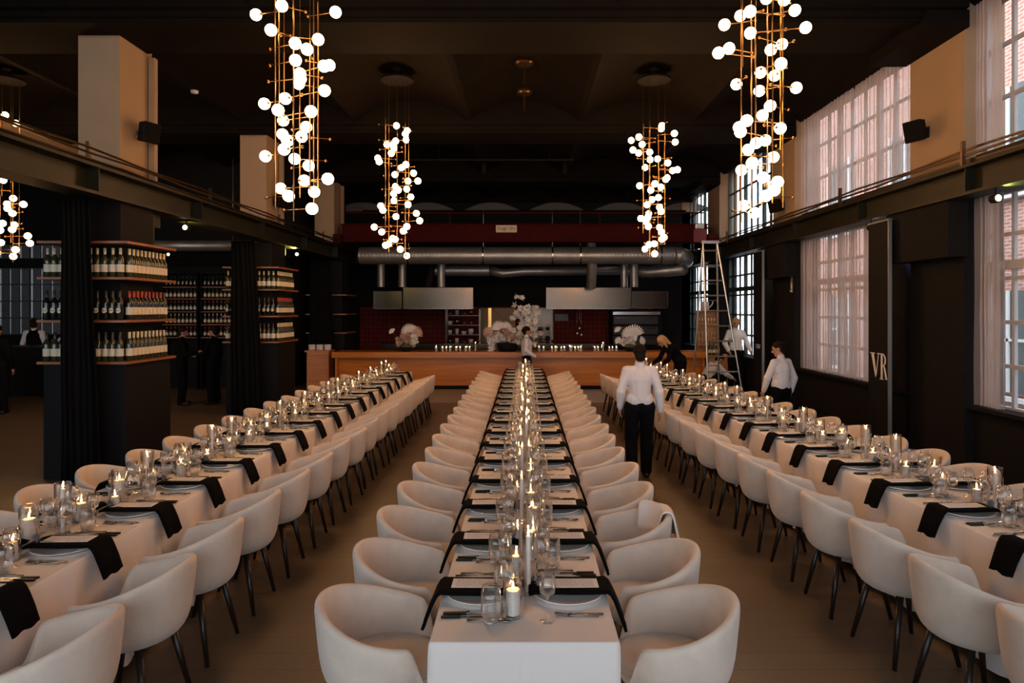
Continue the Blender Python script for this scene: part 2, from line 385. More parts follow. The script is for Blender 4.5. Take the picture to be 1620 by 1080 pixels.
portal(((AX0+AX1)/2, AY+.28, 2.3), (R(-90), 0, 0), AX1-AX0, 2.0)
# runway beams (riveted steel) along both sides with rail, brackets and conduits
for s, xa, xb in ((-1, -5.1, -4.75), (1, XR+.0, 4.92)):
    lo, hi = min(xa, xb), max(xa, xb); mid = (lo+hi)/2
    m = MB(); m.box((lo, -5, 3.28), (hi, 22.3, 3.315)); m.box((lo, -5, 3.585), (hi, 22.3, 3.62)); m.box((mid-.015, -5, 3.3), (mid+.015, 22.3, 3.6))
    for k in range(11): 
        y = -4.6 + k*2.45; m.box((lo+.02, y, 3.31), (hi-.02, y+.012, 3.59))
    for k in range(90):
        y = -4.8+k*.3; m.box((xb-.03*(-s)-.01, y, 3.32), (xb-.03*(-s)+.012, y+.02, 3.34)) if False else None
    m.box((mid-.04, -5, 3.62), (mid+.04, 22.3, 3.70))
    trim(m, M['steelbeam'])
    c = MB()
    for q, (dx, dz) in enumerate(((.05, 3.74), (.11, 3.68), (.16, 3.82))):
        pts = [(xb + (-s)*(-dx), -5 + t*.7, dz + .012*math.sin(t*1.7+q)) for t in range(40)]
        c.tube(pts, .014)
    for k in range(18): c.box((xb+s*.20 if s < 0 else xb+.02, -4.3+k*1.5, 3.62), (xb+s*.16 if s < 0 else xb+.06, -4.26+k*1.5, 3.9)) if k % 2 == 0 else None
    trim(c, M['bronze'])
# column heads / brackets under the left beam
for a, b in PLFT:
    m = MB(); m.box((-5.35, a-.05, 2.9), (-4.95, a+.55, 3.28)); m.box((-5.2, a-.25, 3.1), (-4.98, a+.75, 3.28)); trim(m, M['steelbeam'], bevel=.01)
# longitudinal beam of the side aisle
trim(MB().box((-9.9, -5, 4.7), (-9.5, 17.3, 5.5)), M['cream'])
trim(MB().box((-11.3, 17.1, 3.1), (-5.9, 17.32, 3.3)), M['beam'])
# back wall lunettes' rail
trim(MB().box((-5.3, 22.38, 5.16), (5.3, 22.5, 5.24)), M['beam'])
lun = MB()
for i in range(-3, 3):
    c0 = 1.07 + i*2.14
    pts = [(c0 - 1.0 + 2.0*t/14, 22.53, 5.22 + .30*math.sin(PI*t/14)) for t in range(15)]
    base = len(lun.v); lun.add([(c0, 22.53, 5.22)] + pts, [(0, k+1, k+2) for k in range(14)])
trim(lun, M['dimgrey'])
# portieres: sheer curtains
def curtain(name, x, y0, y1, z0, z1, m, amp=.03, nf=None, label=None, flare=0, axis='Y', seed=0, th=0):
    rr = random.Random(seed); L = abs(y1-y0); nf = nf or int(L/.11)
    ph = [rr.uniform(-.35, .35) for _ in range(nf+2)]; am = [rr.uniform(.5, 1.3) for _ in range(nf+2)]
    nu = nf*8+1
    def fn(u, v):
        k = u*nf; i = int(k); f = k-i
        a = am[i]*(1-f)+am[min(i+1, nf)]*f; p = ph[i]*(1-f)+ph[min(i+1, nf)]*f
        off = amp*a*math.sin(2*PI*(k+p))*(1-.25*v)
        al = y0 + (y1-y0)*u; z = z0 + (z1-z0)*v
        al += flare*(1-v)*(u-.0)*L + .006*math.sin(9*v+i)
        return (x+off, al, z) if axis == 'Y' else (al, x+off, z)
    mb = MB().grid(fn, nu, 10)
    o = part(name, mb, m, None, smooth=True, solid=th); 
    if label: tag(o, label, 'curtain', 'curtains')
    return o
curtain('sheer_curtain', XR+.13, 9.25, 11.0, ZU+.0, ZV, M['sheer'], label='near half of grey sheer curtain on the upper window beyond the cream pier', seed=1)
curtain('sheer_curtain', XR+.13, 11.06, 13.1, ZU+.0, ZV, M['sheer'], label='bar-end half of grey sheer curtain on the upper window beyond the cream pier', seed=2)
curtain('sheer_curtain', XR+.13, 10.25, 13.1, ZS+.02, ZT, M['sheer'], label='grey sheer curtain on the lower window behind the waitress', seed=3)
curtain('sheer_curtain', XR+.13, 7.62, 8.05, ZU, ZV, M['sheer'], amp=.035, label='gathered grey sheer curtain on the nearest upper window', seed=4, nf=6)
curtain('sheer_curtain', XR+.13, 7.62, 8.05, ZS+.02, ZT, M['sheer'], amp=.035, label='gathered grey sheer curtain on the nearest lower window', seed=5, nf=6)
for i, (y, a, b, w0) in enumerate(((7.86, -5.33, -5.0, 'first'), (12.8, -5.5, -5.05, 'second'), (17.7, -5.55, -5.05, 'third'))):
    o = curtain('stage_curtain', y, a, b, .02, 3.28, M['curtain'], amp=.045, nf=6, flare=.45, axis='X', seed=11+i, th=.004)
    tag(o, 'floor-length black curtain hanging before the %s wine shelf column' % w0, 'curtain', 'black curtains at the columns')
# black standing banners on the right
def vrmesh():
    m = MB(); P = lambda *p: m.add([(x, y, z) for z in (.001, -.001) for x, y in p], [tuple(range(len(p))), tuple(range(2*len(p)-1, len(p)-1, -1))])
    P((-.20,.17),(-.13,.17),(-.055,-.13),(-.085,-.17)); P((-.085,-.17),(-.055,-.13),(.005,.17),(-.012,.17))
    P((-.23,.165),(-.10,.165),(-.10,.178),(-.23,.178)); P((-.04,.165),(.03,.165),(.03,.178),(-.04,.178))
    P((.055,.17),(.105,.17),(.105,-.17),(.055,-.17)); P((.03,.165),(.13,.165),(.13,.178),(.03,.178)); P((.03,-.178),(.13,-.178),(.13,-.165),(.03,-.165))
    for i in range(10):
        a, b = R(90-18*i), R(90-18*(i+1)); P((.105+.085*math.cos(a), .088+.088*math.sin(a)), (.105+.085*math.cos(b), .088+.088*math.sin(b)), (.105+.05*math.cos(b), .088+.072*math.sin(b)), (.105+.05*math.cos(a), .088+.072*math.sin(a)))
    P((.125,.01),(.165,.0),(.225,-.17),(.18,-.17)); return m.mesh('lettering', M['card'])
def textmesh(body, size, m, name='lettering', ext=.002, font=None):
    c = bpy.data.curves.new(name, 'FONT'); c.body = body; c.size = size; c.extrude = ext; c.align_x = 'CENTER'; c.align_y = 'CENTER'
    o = bpy.data.objects.new('t', c); col.objects.link(o)
    me = bpy.data.meshes.new_from_object(o.evaluated_get(bpy.context.evaluated_depsgraph_get())); bpy.data.objects.remove(o)
    me.materials.clear(); me.materials.append(m); return me
for y0, y1, txt, lb in ((9.15, 9.68, 'VR', 'tall black banner with white serif letters beside the near dark pier'), (14.0, 14.55, 'CAU', 'tall black banner with small white lettering behind the squatting waiter')):
    b = MB().box((4.88, y0, .05), (4.91, y1, 3.2)); e = empty('banner', (0, 0, 0)); e.location = (4.9, (y0+y1)/2, 0)
    mb = MB(); mb.v = [(v[0]-4.9, v[1]-(y0+y1)/2, v[2]) for v in b.v]; mb.f = b.f; mb.m = b.m
    part('panel', mb, M['black'], e)
    L = (y1-y0)/2
    part('base', MB().box((-.09, -L-.02, 0), (.09, L+.02, .06)), M['grey'], e, bevel=.01)
    part('edge_profile', MB().box((-.03, -L-.022, .05), (.016, -L+.0, 3.2)), M['alu'], e)
    part('top_rail', MB().box((-.03, -L-.022, 3.19), (.02, L+.01, 3.215)), M['grey'], e)
    t = link('lettering', vrmesh() if txt == 'VR' else textmesh(txt, .13, M['card']), e); t.rotation_euler = (R(90), 0, R(-90)); t.location = (-.024, -.02, 1.22)
    tag(e, lb, 'banner')
# conduit pipes on the dark piers
tag(part('conduit_pipe', MB().tube([(5.18, 13.22, 3.2), (5.18, 13.22, 2.4), (5.16, 13.18, 2.33), (5.12, 13.1, 2.35)], .03, 8), M['alu'], None, smooth=True), 'grey conduit pipe hanging at the far edge of the curtained window', 'pipe')
# kick
struct('baseboard_right', MB().box((XR+.09, 4.2, 0), (XR+.12, 18, .12)), M['black'])
# ================================================================ dining chairs
def chair_proto():
    root = empty('tub_chair'); NU = 56
    def plan(phi, a, b):
        c, s = math.cos(phi), math.sin(phi); e = 2/2.6 if c > 0 else 1.0
        x = (a if c > 0 else b) * (abs(c)**e) * (1 if c > 0 else -1); y = b * (abs(s)**(2/2.6 if c > 0 else 1)) * (1 if s >= 0 else -1)
        return x, y
    def hgt(phi):
        d = abs((phi + PI) % (2*PI) - PI)                # 0 front .. pi back
        arm = .635 + .125 * (0.5 - 0.5*math.cos(max(0, min(1, (d-R(50))/(PI-R(50))))*PI))
        t = max(0, min(1, (d - R(36))/R(20))); t = t*t*(3-2*t)
        return .47 + (arm - .47)*t
    rows = []
    outer = [(.0, 0.372), (.35, .370), (.62, .378), (.77, .402), (.86, .442), (.925, .51)]
    vs_ = []; nr = 0
    def ring(fn):
        nonlocal nr; nr += 1
        for i in range(NU): vs_.append(fn(2*PI*i/NU))
    for sc_, z in outer:
        ring(lambda p: (plan(p, .245, .298)[0]*sc_, plan(p, .245, .298)[1]*sc_, min(z, hgt(p)-.03)))
    def at(p, off, dz, k):      # k = blend along height
        x, y = plan(p, .245, .298); s = k; l = math.hypot(x, y); q = (l*s-off)/l; return (x*q, y*q, hgt(p)+dz)
    ring(lambda p: at(p, 0, -.10 if hgt(p) > .6 else -.02, .965)); ring(lambda p: at(p, 0, -.022 if hgt(p) > .6 else -.012, .995))
    ring(lambda p: at(p, .008, -.004, 1.0)); ring(lambda p: at(p, .024, .002, 1.0)); ring(lambda p: at(p, .040, -.006, 1.0)); ring(lambda p: at(p, .048, -.026 if hgt(p) > .6 else -.012, .99))
    ring(lambda p: (lambda x, y: (x*.80, y*.80, min(.56, hgt(p)-.02)))(*plan(p, .245, .298)))
    ring(lambda p: (lambda x, y: (x*.74, y*.74, .44))(*plan(p, .245, .298)))
    ring(lambda p: (lambda x, y: (x*.3, y*.3, .44))(*plan(p, .245, .298)))
    fs = [(j*NU+i, j*NU+(i+1) % NU, (j+1)*NU+(i+1) % NU, (j+1)*NU+i) for j in range(nr-1) for i in range(NU)]
    part('shell', MB().add(vs_, fs), M['chair'], root, smooth=True, sub=1)
    s = MB(); vs_ = []; nr = 0
    for k, z in ((.0, .43), (.9, .43), (.99, .45), (1.0, .468), (.97, .485), (.85, .495), (.4, .50), (0.01, .501)):
        ring(lambda p: (lambda x, y: (x*k+.012, y*k, z))(*plan(p, .225, .225)))
    fs = [(j*NU+i, j*NU+(i+1) % NU, (j+1)*NU+(i+1) % NU, (j+1)*NU+i) for j in range(nr-1) for i in range(NU)]
    part('seat', MB().add(vs_, fs), M['chair'], root, smooth=True)
    for sx, sy in ((1,1),(1,-1),(-1,1),(-1,-1)):
        part('leg', MB().cone((.12*sx, .14*sy, .39), (.195*sx, .20*sy, 0), .021, .012, 12), M['leg'], root, smooth=True)
    return root
root = chair_proto(); root['category'] = 'chair'; CH = Proto(root)

# ================================================================ table setting prototypes (local +X points to the table centre, z=0 is the cloth)
def mk(name, parts, cat):
    """first part is the root mesh, the others its children"""
    rt = None
    for nm, mb, m, k in parts:
        o = part(nm if rt else name, mb, m, rt, **k)
        if rt is None: rt = o
    rt['category'] = cat; return Proto(rt)
plate = MB().lathe([(.001,.004),(.085,.004),(.10,.006),(.150,.020),(.158,.023),(.159,.019),(.10,.001),(.085,0),(.001,0)], 40)
sp = MB().lathe([(.001,.020),(.075,.020),(.085,.022),(.118,.030),(.122,.032),(.122,.029),(.085,.018),(.001,.016)], 36)
PLATE = mk('dinner_plate', [('p', plate, M['china'], dict(smooth=True))], 'plate')
def napkin_mb():
    path = [(.335,.028),(.31,.034),(.28,.036),(.16,.034),(.04,.036),(-.005,.034),(-.02,.026),(-.035,.0),(-.06,-.06),(-.085,-.13)]
    wd = [.085]*6 + [.083,.081,.078,.076]
    m = MB()
    for lay, (dz, sh) in enumerate(((.006, 0),)):
        nv = 9
        vs_ = []
        for (x, z), w_ in zip(path, wd):
            for j in range(nv):
                t = j/(nv-1)*2-1; sag = -.0045*(abs(t)**3) if x > 0 else 0
                vs_.append((x-(.011*lay)*(1 if x < -.01 else 0)-(.012*lay if x > .3 else 0), t*w_*(1-.03*lay), z+(dz if x > -.01 else dz*.5)+sag+ (.006*math.sin(t*5+lay) if z < -.04 else 0)))
        m.add(vs_, [(i*nv+j, i*nv+j+1, (i+1)*nv+j+1, (i+1)*nv+j) for i in range(len(path)-1) for j in range(nv-1)])
    return m
NAPK = mk('napkin', [('n', napkin_mb(), M['napkin'], dict(smooth=True, solid=.013))], 'napkin')
mm = MB(); mm.box((-.12, -.048, 0), (.12, .048, .0012)); mm.cur = 1
for r_ in range(9):
    y = -.036 + r_*.009; rr = random.Random(r_); x = -.10
    while x < .1:
        l = rr.uniform(.006, .03); mm.add([(x, y, .0016), (min(x+l, .1), y, .0016), (min(x+l, .1), y+.0026, .0016), (x, y+.0026, .0016)], [(0,1,2,3)]); x += l + .008
MENU = mk('menu_card', [('m', mm, [M['card'], M['ink']], {})], 'menu')
th = MB(); rr = random.Random(3)
for k in range(60):
    d = Vector((rr.gauss(0,1), rr.gauss(0,1), rr.gauss(0,1)+.3)).normalized(); th.cone((0,0,.022), Vector((0,0,.022))+d*rr.uniform(.02,.03), .0035, .0005, 4)
th.ball((0,0,.022), .014); ths = MB().tube([(0,0,.012), (-.03,.0,.004), (-.08,.01,.003)], .0018, 5)
THIS = mk('thistle', [('t', th, M['thistle'], {}), ('stem', ths, M['stem'], {})], 'flower')
def blade(x0, x1, w_):
    return MB().add([(x0,-.006,.002),(x0,.006,.002),(x0+.01,w_/2,.003),(x1-.03,w_/2,.003),(x1,0,.002),(x0,-w_/3,.002)], [(0,1,2,3,4,5)])
KNIFE = mk('dinner_knife', [('b', MB().box((.095,-.007,.002),(.19,.007,.0042)).box((.19,-.004,.002),(.215,.006,.004)), M['steel'], {}), ('handle', MB().box((0,-.008,0),(.098,.008,.011)), M['handle'], dict(bevel=.003)), ('bolster', MB().box((.096,-.0085,.0),(.108,.0085,.0115)), M['steel'], {})], 'knife')
BUTTER = mk('starter_knife', [('b', MB().box((.08,-.006,.002),(.175,.006,.004)), M['steel'], {}), ('handle', MB().box((0,-.007,0),(.082,.007,.010)), M['handle'], dict(bevel=.003))], 'knife')
def fork(L):
    m = MB(); m.tube([(0,0,.004),(L*.45,0,.007),(L*.62,0,.003),(L*.70,0,.002)], [.0045,.003,.0028,.008], 6)
    for i in range(4): y = (i-1.5)*.0055; m.tube([(L*.70,y*.9,.003),(L*.8,y,.004),(L,y,.009)], .0016, 4)
    return m
FORK = mk('dinner_fork', [('f', fork(.20), M['dsteel'], dict(smooth=True))], 'fork')
FORK2 = mk('starter_fork', [('f', fork(.17), M['dsteel'], dict(smooth=True))], 'fork')
spn = MB().tube([(0,0,.004),(.08,0,.007),(.13,0,.004)], [.0045,.0028,.003], 6); spn.ball((.155,0,.006), (.03,.018,.005), 12, 6)
SPOON = mk('dessert_spoon', [('s', spn, M['dsteel'], dict(smooth=True))], 'spoon')
def thin(prof, n=20): return MB().lathe(prof, n)
TUMB = mk('water_tumbler', [('g', thin([(.001,.006),(.030,.006),(.033,.012),(.041,.05),(.042,.10),(.036,.148),(.0345,.148),(.0405,.10),(.039,.05),(.030,.014),(.001,.012)]), M['glass'], dict(smooth=True))], 'glass')
WINE = mk('wine_glass', [('g', thin([(.034,.001),(.033,.003),(.006,.006),(.0035,.02),(.0035,.095),(.008,.103),(.036,.118),(.045,.14),(.043,.17),(.034,.215),(.033,.215),(.042,.17),(.044,.14),(.034,.120),(.001,.107)]), M['glass'], dict(smooth=True))], 'glass')
FLUTE = mk('white_wine_glass', [('g', thin([(.030,.001),(.029,.003),(.005,.006),(.003,.02),(.003,.09),(.01,.10),(.030,.115),(.034,.14),(.030,.19),(.029,.19),(.033,.14),(.029,.117),(.001,.103)]), M['glass'], dict(smooth=True))], 'glass')
# candles
def candle(nm, r, h, lean=0):
    rt = part(nm, MB().lathe([(.001,0),(r,0),(r,h-.003),(r-.003,h),(r*.5,h-.004),(.001,h-.005)], 18), M['wax'], None, smooth=False)
    part('wick', MB().cone((0,0,h-.006), (0,0,h+.008), .001, .0008, 5), M['wick'], rt)
    part('flame', MB().lathe([(.0003,h+.004),(.0030,h+.008),(.0045,h+.013),(.0036,h+.020),(.0015,h+.028),(.0002,h+.034)], 8), M['flame'], rt, smooth=True)
    rt['category'] = 'candle'; return Proto(rt)
CAN = {'p': candle('pillar_candle', .032, .135), 's': candle('pillar_candle', .023, .085), 't': candle('taper_candle', .011, .245), 'w': candle('pillar_candle', .030, .10)}
def cyl(nm, r, h):
    return mk(nm, [('g', thin([(.001,.004),(r,.004),(r,h),(r-.002,h),(r-.002,.008),(.001,.008)], 22), M['glass'], dict(smooth=False))], 'candle holder')
GL = {'p': cyl('glass_cylinder', .047, .215), 's': cyl('glass_cylinder', .036, .13), 't': cyl('glass_cylinder', .042, .29), 'w': cyl('glass_cylinder', .044, .17)}
CN = {'p': 'tall white pillar candle', 's': 'short white pillar candle', 't': 'tall thin taper candle', 'w': 'stout white pillar candle'}

TZ = .752
def place_setting(ex, ey, rz, ord_, side, tn):
    """ex, ey = point of table edge at the plate's middle; rz = 0 faces +X"""
    c, s = math.cos(rz), math.sin(rz); jr = random.Random(hash((round(ex, 3), round(ey, 3))))
    def P(u, v, z=0): return (ex + c*u - s*v, ey + s*u + c*v, TZ + z)
    L = '%s, %s of %s' % (ord_, side, tn); j = lambda a=.006: jr.uniform(-a, a)
    PLATE.put(P(.165, 0), rz, 'white dinner plate under black napkin, ' + L, 'white dinner plates')
    NAPK.put(P(0, j()), rz+j(.02), 'black napkin, ' + L, 'black linen napkins')
    MENU.put(P(.155+j(), j(), .0495), rz+j(.03), 'white menu card, ' + L, 'menu cards')
    THIS.put(P(.285+j(.01), -.05 if rz < 1 else .05, .049), rz+j(.4), 'blue-grey thistle, ' + L, 'thistles on the napkins')
    KNIFE.put(P(.02+j(), -.205+j()), rz+j(.04), 'black-handled dinner knife, ' + L, 'dinner knives')
    BUTTER.put(P(.02+j(), -.232+j(.003)), rz+j(.04), 'smaller black-handled knife, ' + L, 'starter knives')
    SPOON.put(P(.12+j(), -.262), rz+j(.12), 'dessert spoon, ' + L, 'dessert spoons')
    FORK.put(P(.03+j(), .198+j()), rz+j(.06), 'dinner fork, ' + L, 'dinner forks')
    FORK2.put(P(.05+j(), .222+j(.003)), rz+j(.08), 'smaller fork, ' + L, 'starter forks')
    TUMB.put(P(.225+j(.008), -.275+j(.008)), 0, 'stemless water tumbler, ' + L, 'water tumblers')
    WINE.put(P(.275+j(.004), -.175+j(.008)), 0, 'long-stemmed wine glass, ' + L, 'wine glasses')
    FLUTE.put(P(.288+j(.004), -.248+j(.004)) if False else P(.262, .255+j(.006)), 0, 'slim stemmed glass, ' + L, 'slim stemmed glasses')

def cloth(name, x0, x1, y0, y1, label, amp=.022, seed=1, drop=.70):
    """tablecloth: flat top with a soft edge and pleated drop"""
    rr = random.Random(seed)
    cx_, cy_ = (x0+x1)/2, (y0+y1)/2; hx, hy = (x1-x0)/2, (y1-y0)/2
    per = []                               # perimeter points with outward normals
    def side(ax, ay, bx, by, nx, ny, k):
        for i in range(k): t = i/k; per.append((ax+(bx-ax)*t, ay+(by-ay)*t, nx, ny, min(t, 1-t)*math.hypot(bx-ax, by-ay)))
    ks = int((y1-y0)/.05)
    side(x0, y0, x1, y0, 0, -1, 48); side(x1, y0, x1, y1, 1, 0, ks); side(x1, y1, x0, y1, 0, 1, 24); side(x0, y1, x0, y0, -1, 0, ks)
    P = len(per); ph = [rr.uniform(0, 6.28) for _ in range(8)]
    def fold(i, x, y, nx):
        if nx == 0: return (.9 if (name == 'mid' and abs(x-cx_) < .012) else 0) +  .35*math.sin(x*7+ph[0]) + .25*math.sin(x*13+ph[1])
        return .55*math.sin(y*9+ph[2]+.8*math.sin(y*1.3)) + .45*math.sin(y*17+ph[3]+math.sin(y*2.1)) + .40*math.sin(y*31+ph[4]+math.sin(y*3.3)) + .25*math.sin(y*53+ph[5])
    lv = [(0, 0), (.004, -.002), (.007, -.010), (.009, -.05), (.011, -.18), (.014, -.38), (.018, -.56), (.022, -drop)]
    vs_ = []
    for k, (o, dz) in enumerate(lv):
        g = abs(dz)/drop
        for i, (x, y, nx, ny, cd) in enumerate(per):
            f = fold(i, x, y, nx)*amp*g**.8; cr = max(0, 1-cd/.06)
            ox = o + f*(1-.5*cr); mx, my = nx, ny
            if cd < 1e-6:      # exact corner
                mx = 1 if x > cx_ else -1; my = 1 if y > cy_ else -1
            vs_.append((x + mx*ox, y + my*ox, TZ + dz - .0005))
    fs = [(k*P+i, k*P+(i+1) % P, (k+1)*P+(i+1) % P, (k+1)*P+i) for k in range(len(lv)-1) for i in range(P)]
    m = MB().add(vs_, fs)
    m.add([(v[0], v[1], v[2]) for v in vs_[:P]], [tuple(range(P))])
    # ironed crease down the middle
    if name == 'mid': m.box((cx_-.0012, y0+.0, TZ-.001), (cx_+.0012, y1, TZ+.0012)); m.box((cx_-.0014, y0-.06, TZ-.55), (cx_+.0014, y0-.02, TZ-.02)) if False else None
    o = part('tablecloth', m, M['cloth'], None); 
    bm = bmesh.new(); bm.from_mesh(o.data); bmesh.ops.remove_doubles(bm, verts=bm.verts, dist=.0004)
    for f in bm.faces: f.smooth = abs(f.normal.z) < .9 and len(f.verts) < 6
    bmesh.ops.recalc_face_normals(bm, faces=bm.faces); bm.to_mesh(o.data); bm.free()
    tag(o, label, 'tablecloth', 'white tablecloths'); return o
def table(x0, x1, y0, y1, label):
    e = empty('banquet_table', ((x0+x1)/2, (y0+y1)/2, 0)); hx, hy = (x1-x0)/2-.01, (y1-y0)/2-.01
    part('tabletop', MB().box((-hx,-hy,.72),(hx,hy,.745)), M['leg'], e)
    for sy in (-1, -.5, 0, .5, 1):
        for sx in (-1, 1): part('leg', MB().box((sx*(hx-.08)-.02, sy*(hy-.25)-.02, 0), (sx*(hx-.08)+.02, sy*(hy-.25)+.02, .72)), M['leg'], e)
    tag(e, label, 'table', 'long banquet tables'); return e

def candles(line, tn, seed, y0, y1, start_i=0):
    rr = random.Random(seed); y = y0; i = 0; seq = 'wtspsptwsptswpst'; out = []
    while y < y1:
        k = seq[(i + seed) % len(seq)]; x = (.05 if i % 2 else -.05)*rr.uniform(.5, 1.0)
        if k == 't': x *= .5
        out.append((k, x, y)); y += rr.uniform(.185, .235); i += 1
    cnt = {}; tot = {}
    for k, x, y in out: tot[k] = tot.get(k, 0)+1
    for k, x, y in out:
        q = cnt.get(k, 0); cnt[k] = q+1; L = nth(q, tot[k]) + ' of ' + tn; p = line(x, y)
        CAN[k].put((p[0], p[1], TZ+.008), 0, CN[k] + ', ' + L, 'white candles along the tables')
        GL[k].put((p[0], p[1], TZ-.003), 0, {'p':'tall clear glass cylinder round pillar candle, ','s':'small clear glass cylinder round short candle, ','t':'narrow clear glass cylinder round taper candle, ','w':'wide clear glass cylinder round stout candle, '}[k] + L, 'glass candle cylinders')

# --- middle table
NEARL, MIDN = 'middle table', 18
table(-.355, .355, 2.58, 14.2, 'long white-clothed table standing in the middle of the room')
cloth('mid', -.355, .355, 2.58, 14.2, 'white cloth on the middle table, its near end facing the front', seed=2, amp=.012)
SW, SN = 'shelf side', 'window side'
for k in range(18):
    y = 3.01 + .629*k; o_ = nth(k, 18)
    place_setting(-.355, y, 0, o_, SW, 'middle table'); place_setting(.355, y, PI, o_, SN, 'middle table')
    jl, jr_ = rnd.uniform(-.012, .012), rnd.uniform(-.012, .012)
    CH.put((-.612+jl, y-.01, 0), rnd.uniform(-.06, .06), 'cream tub chair, %s, %s of middle table' % (o_, SW), 'cream tub chairs')
    CH.put((.650+jr_ - (.012*k if k < 3 else .03), y-.01, 0), PI+rnd.uniform(-.06, .06), 'cream tub chair, %s, %s of middle table%s' % (o_, SN, ', under white cloth' if k == 2 else ''), 'cream tub chairs')
candles(lambda x, y: (x, y), 'middle table', 0, 2.80, 14.1)
# --- table by the wine shelves
LX0, LX1 = -2.947, -2.237
table(LX0, LX1, 2.3, 13.6, 'long white-clothed table between the wine shelves and the aisle')
cloth('l', LX0, LX1, 2.3, 13.6, 'white cloth on the table by the wine shelves', seed=5, amp=.040)
ys = [2.95 + .63*k for k in range(17)]
for k, y in enumerate(ys):
    o_ = nth(k, 17); place_setting(LX1, y, PI, o_, 'aisle side', 'shelf table')
    CH.put((LX1+.275+rnd.uniform(-.01, .01), y-.18, 0), PI+rnd.uniform(-.06, .06), 'cream tub chair, %s, aisle side of shelf table' % o_, 'cream tub chairs')
    if k > 0:
        o2 = nth(k-1, 16); place_setting(LX0, y, 0, o2, 'shelf side', 'shelf table')
        CH.put((LX0-.26+rnd.uniform(-.015, .015), y-.05, 0), rnd.uniform(-.08, .08), 'cream tub chair, %s, shelf side of shelf table' % o2, 'cream tub chairs')
candles(lambda x, y: ((LX0+LX1)/2+x, y), 'shelf table', 3, 3.2, 13.5)
# --- table by the windows, turned a little
ANG = math.atan(.0525); wt = (2.766, 0)
def RT(u, y):   # u: distance right of its aisle edge
    return (2.766 - .0525*y + u*math.cos(ANG), y + u*math.sin(ANG))
def rot_obj(o):
    o.rotation_euler = (0, 0, ANG); o.location = (2.766+.355*math.cos(ANG) , .355*math.sin(ANG), 0)
e = table(-.355, .355, 2.4, 13.75, 'long white-clothed table between the aisle and the windows')
# rotate about its own point
def turn(o):
    p = o.location.copy(); rot = Matrix.Rotation(ANG, 4, 'Z')
    o.location = rot @ p + Vector((2.766+.355*math.cos(ANG), .355*math.sin(ANG), 0)); o.rotation_euler = (0, 0, ANG)
turn(e); c = cloth('r', -.355, .355, 2.4, 13.75, 'white cloth on the table by the windows', seed=9, amp=.036); turn(c)
for k in range(17):
    y = 3.58 + .609*k; o_ = nth(k, 17); p = RT(0, y)
    place_setting(p[0], p[1], ANG, o_, 'aisle side', 'window table')
    if not 7.2 < y < 7.5 or True:
        q = RT(-.335, y-.16); CH.put((q[0]+rnd.uniform(-.01, .01), q[1], 0), ANG+rnd.uniform(-.06, .06), 'cream tub chair, %s, aisle side of window table' % o_, 'cream tub chairs')
    p = RT(.71, y); place_setting(p[0], p[1], ANG+PI, o_, 'window side', 'window table')
    q = RT(.71+.27, y-.02); CH.put((q[0]+rnd.uniform(-.015, .015), q[1], 0), PI+ANG+rnd.uniform(-.08, .08), 'cream tub chair, %s, window side of window table' % o_, 'cream tub chairs')
q = RT(-.335, 3.58-.16-.609); CH.put((q[0], q[1], 0), ANG, 'cream tub chair cut by the frame corner, aisle side of window table', 'cream tub chairs')
candles(lambda x, y: RT(.355+x, y), 'window table', 6, 3.3, 13.6)
# folded white cloth hung over the third chair back on the window side of the middle table
fc = MB()
def drape(u, v):      # u along rim, v across it
    a = R(-22 + 80*u); r_ = .285; prof = [(-.085, -.15), (-.065, -.03), (-.05, .004), (-.02, .014), (.006, .006), (.02, -.03), (.035, -.10), (.05, -.17)]
    k = v*(len(prof)-1); i = min(int(k), len(prof)-2); f = k-i; o_ = prof[i][0]*(1-f)+prof[i+1][0]*f; z = prof[i][1]*(1-f)+prof[i+1][1]*f
    r2 = r_+o_; return (r2*math.cos(a), r2*math.sin(a), .752+z - .03*(abs(a)/R(80))**2 + .004*math.sin(u*14+v*3))
fc.grid(drape, 30, 30); o = part('folded_cloth', fc, M['cloth'], None, smooth=True, solid=.008)
o.location = (.626, 3.01+.629*2-.01, 0); tag(o, 'folded white cloth draped over the back of a tub chair', 'cloth')
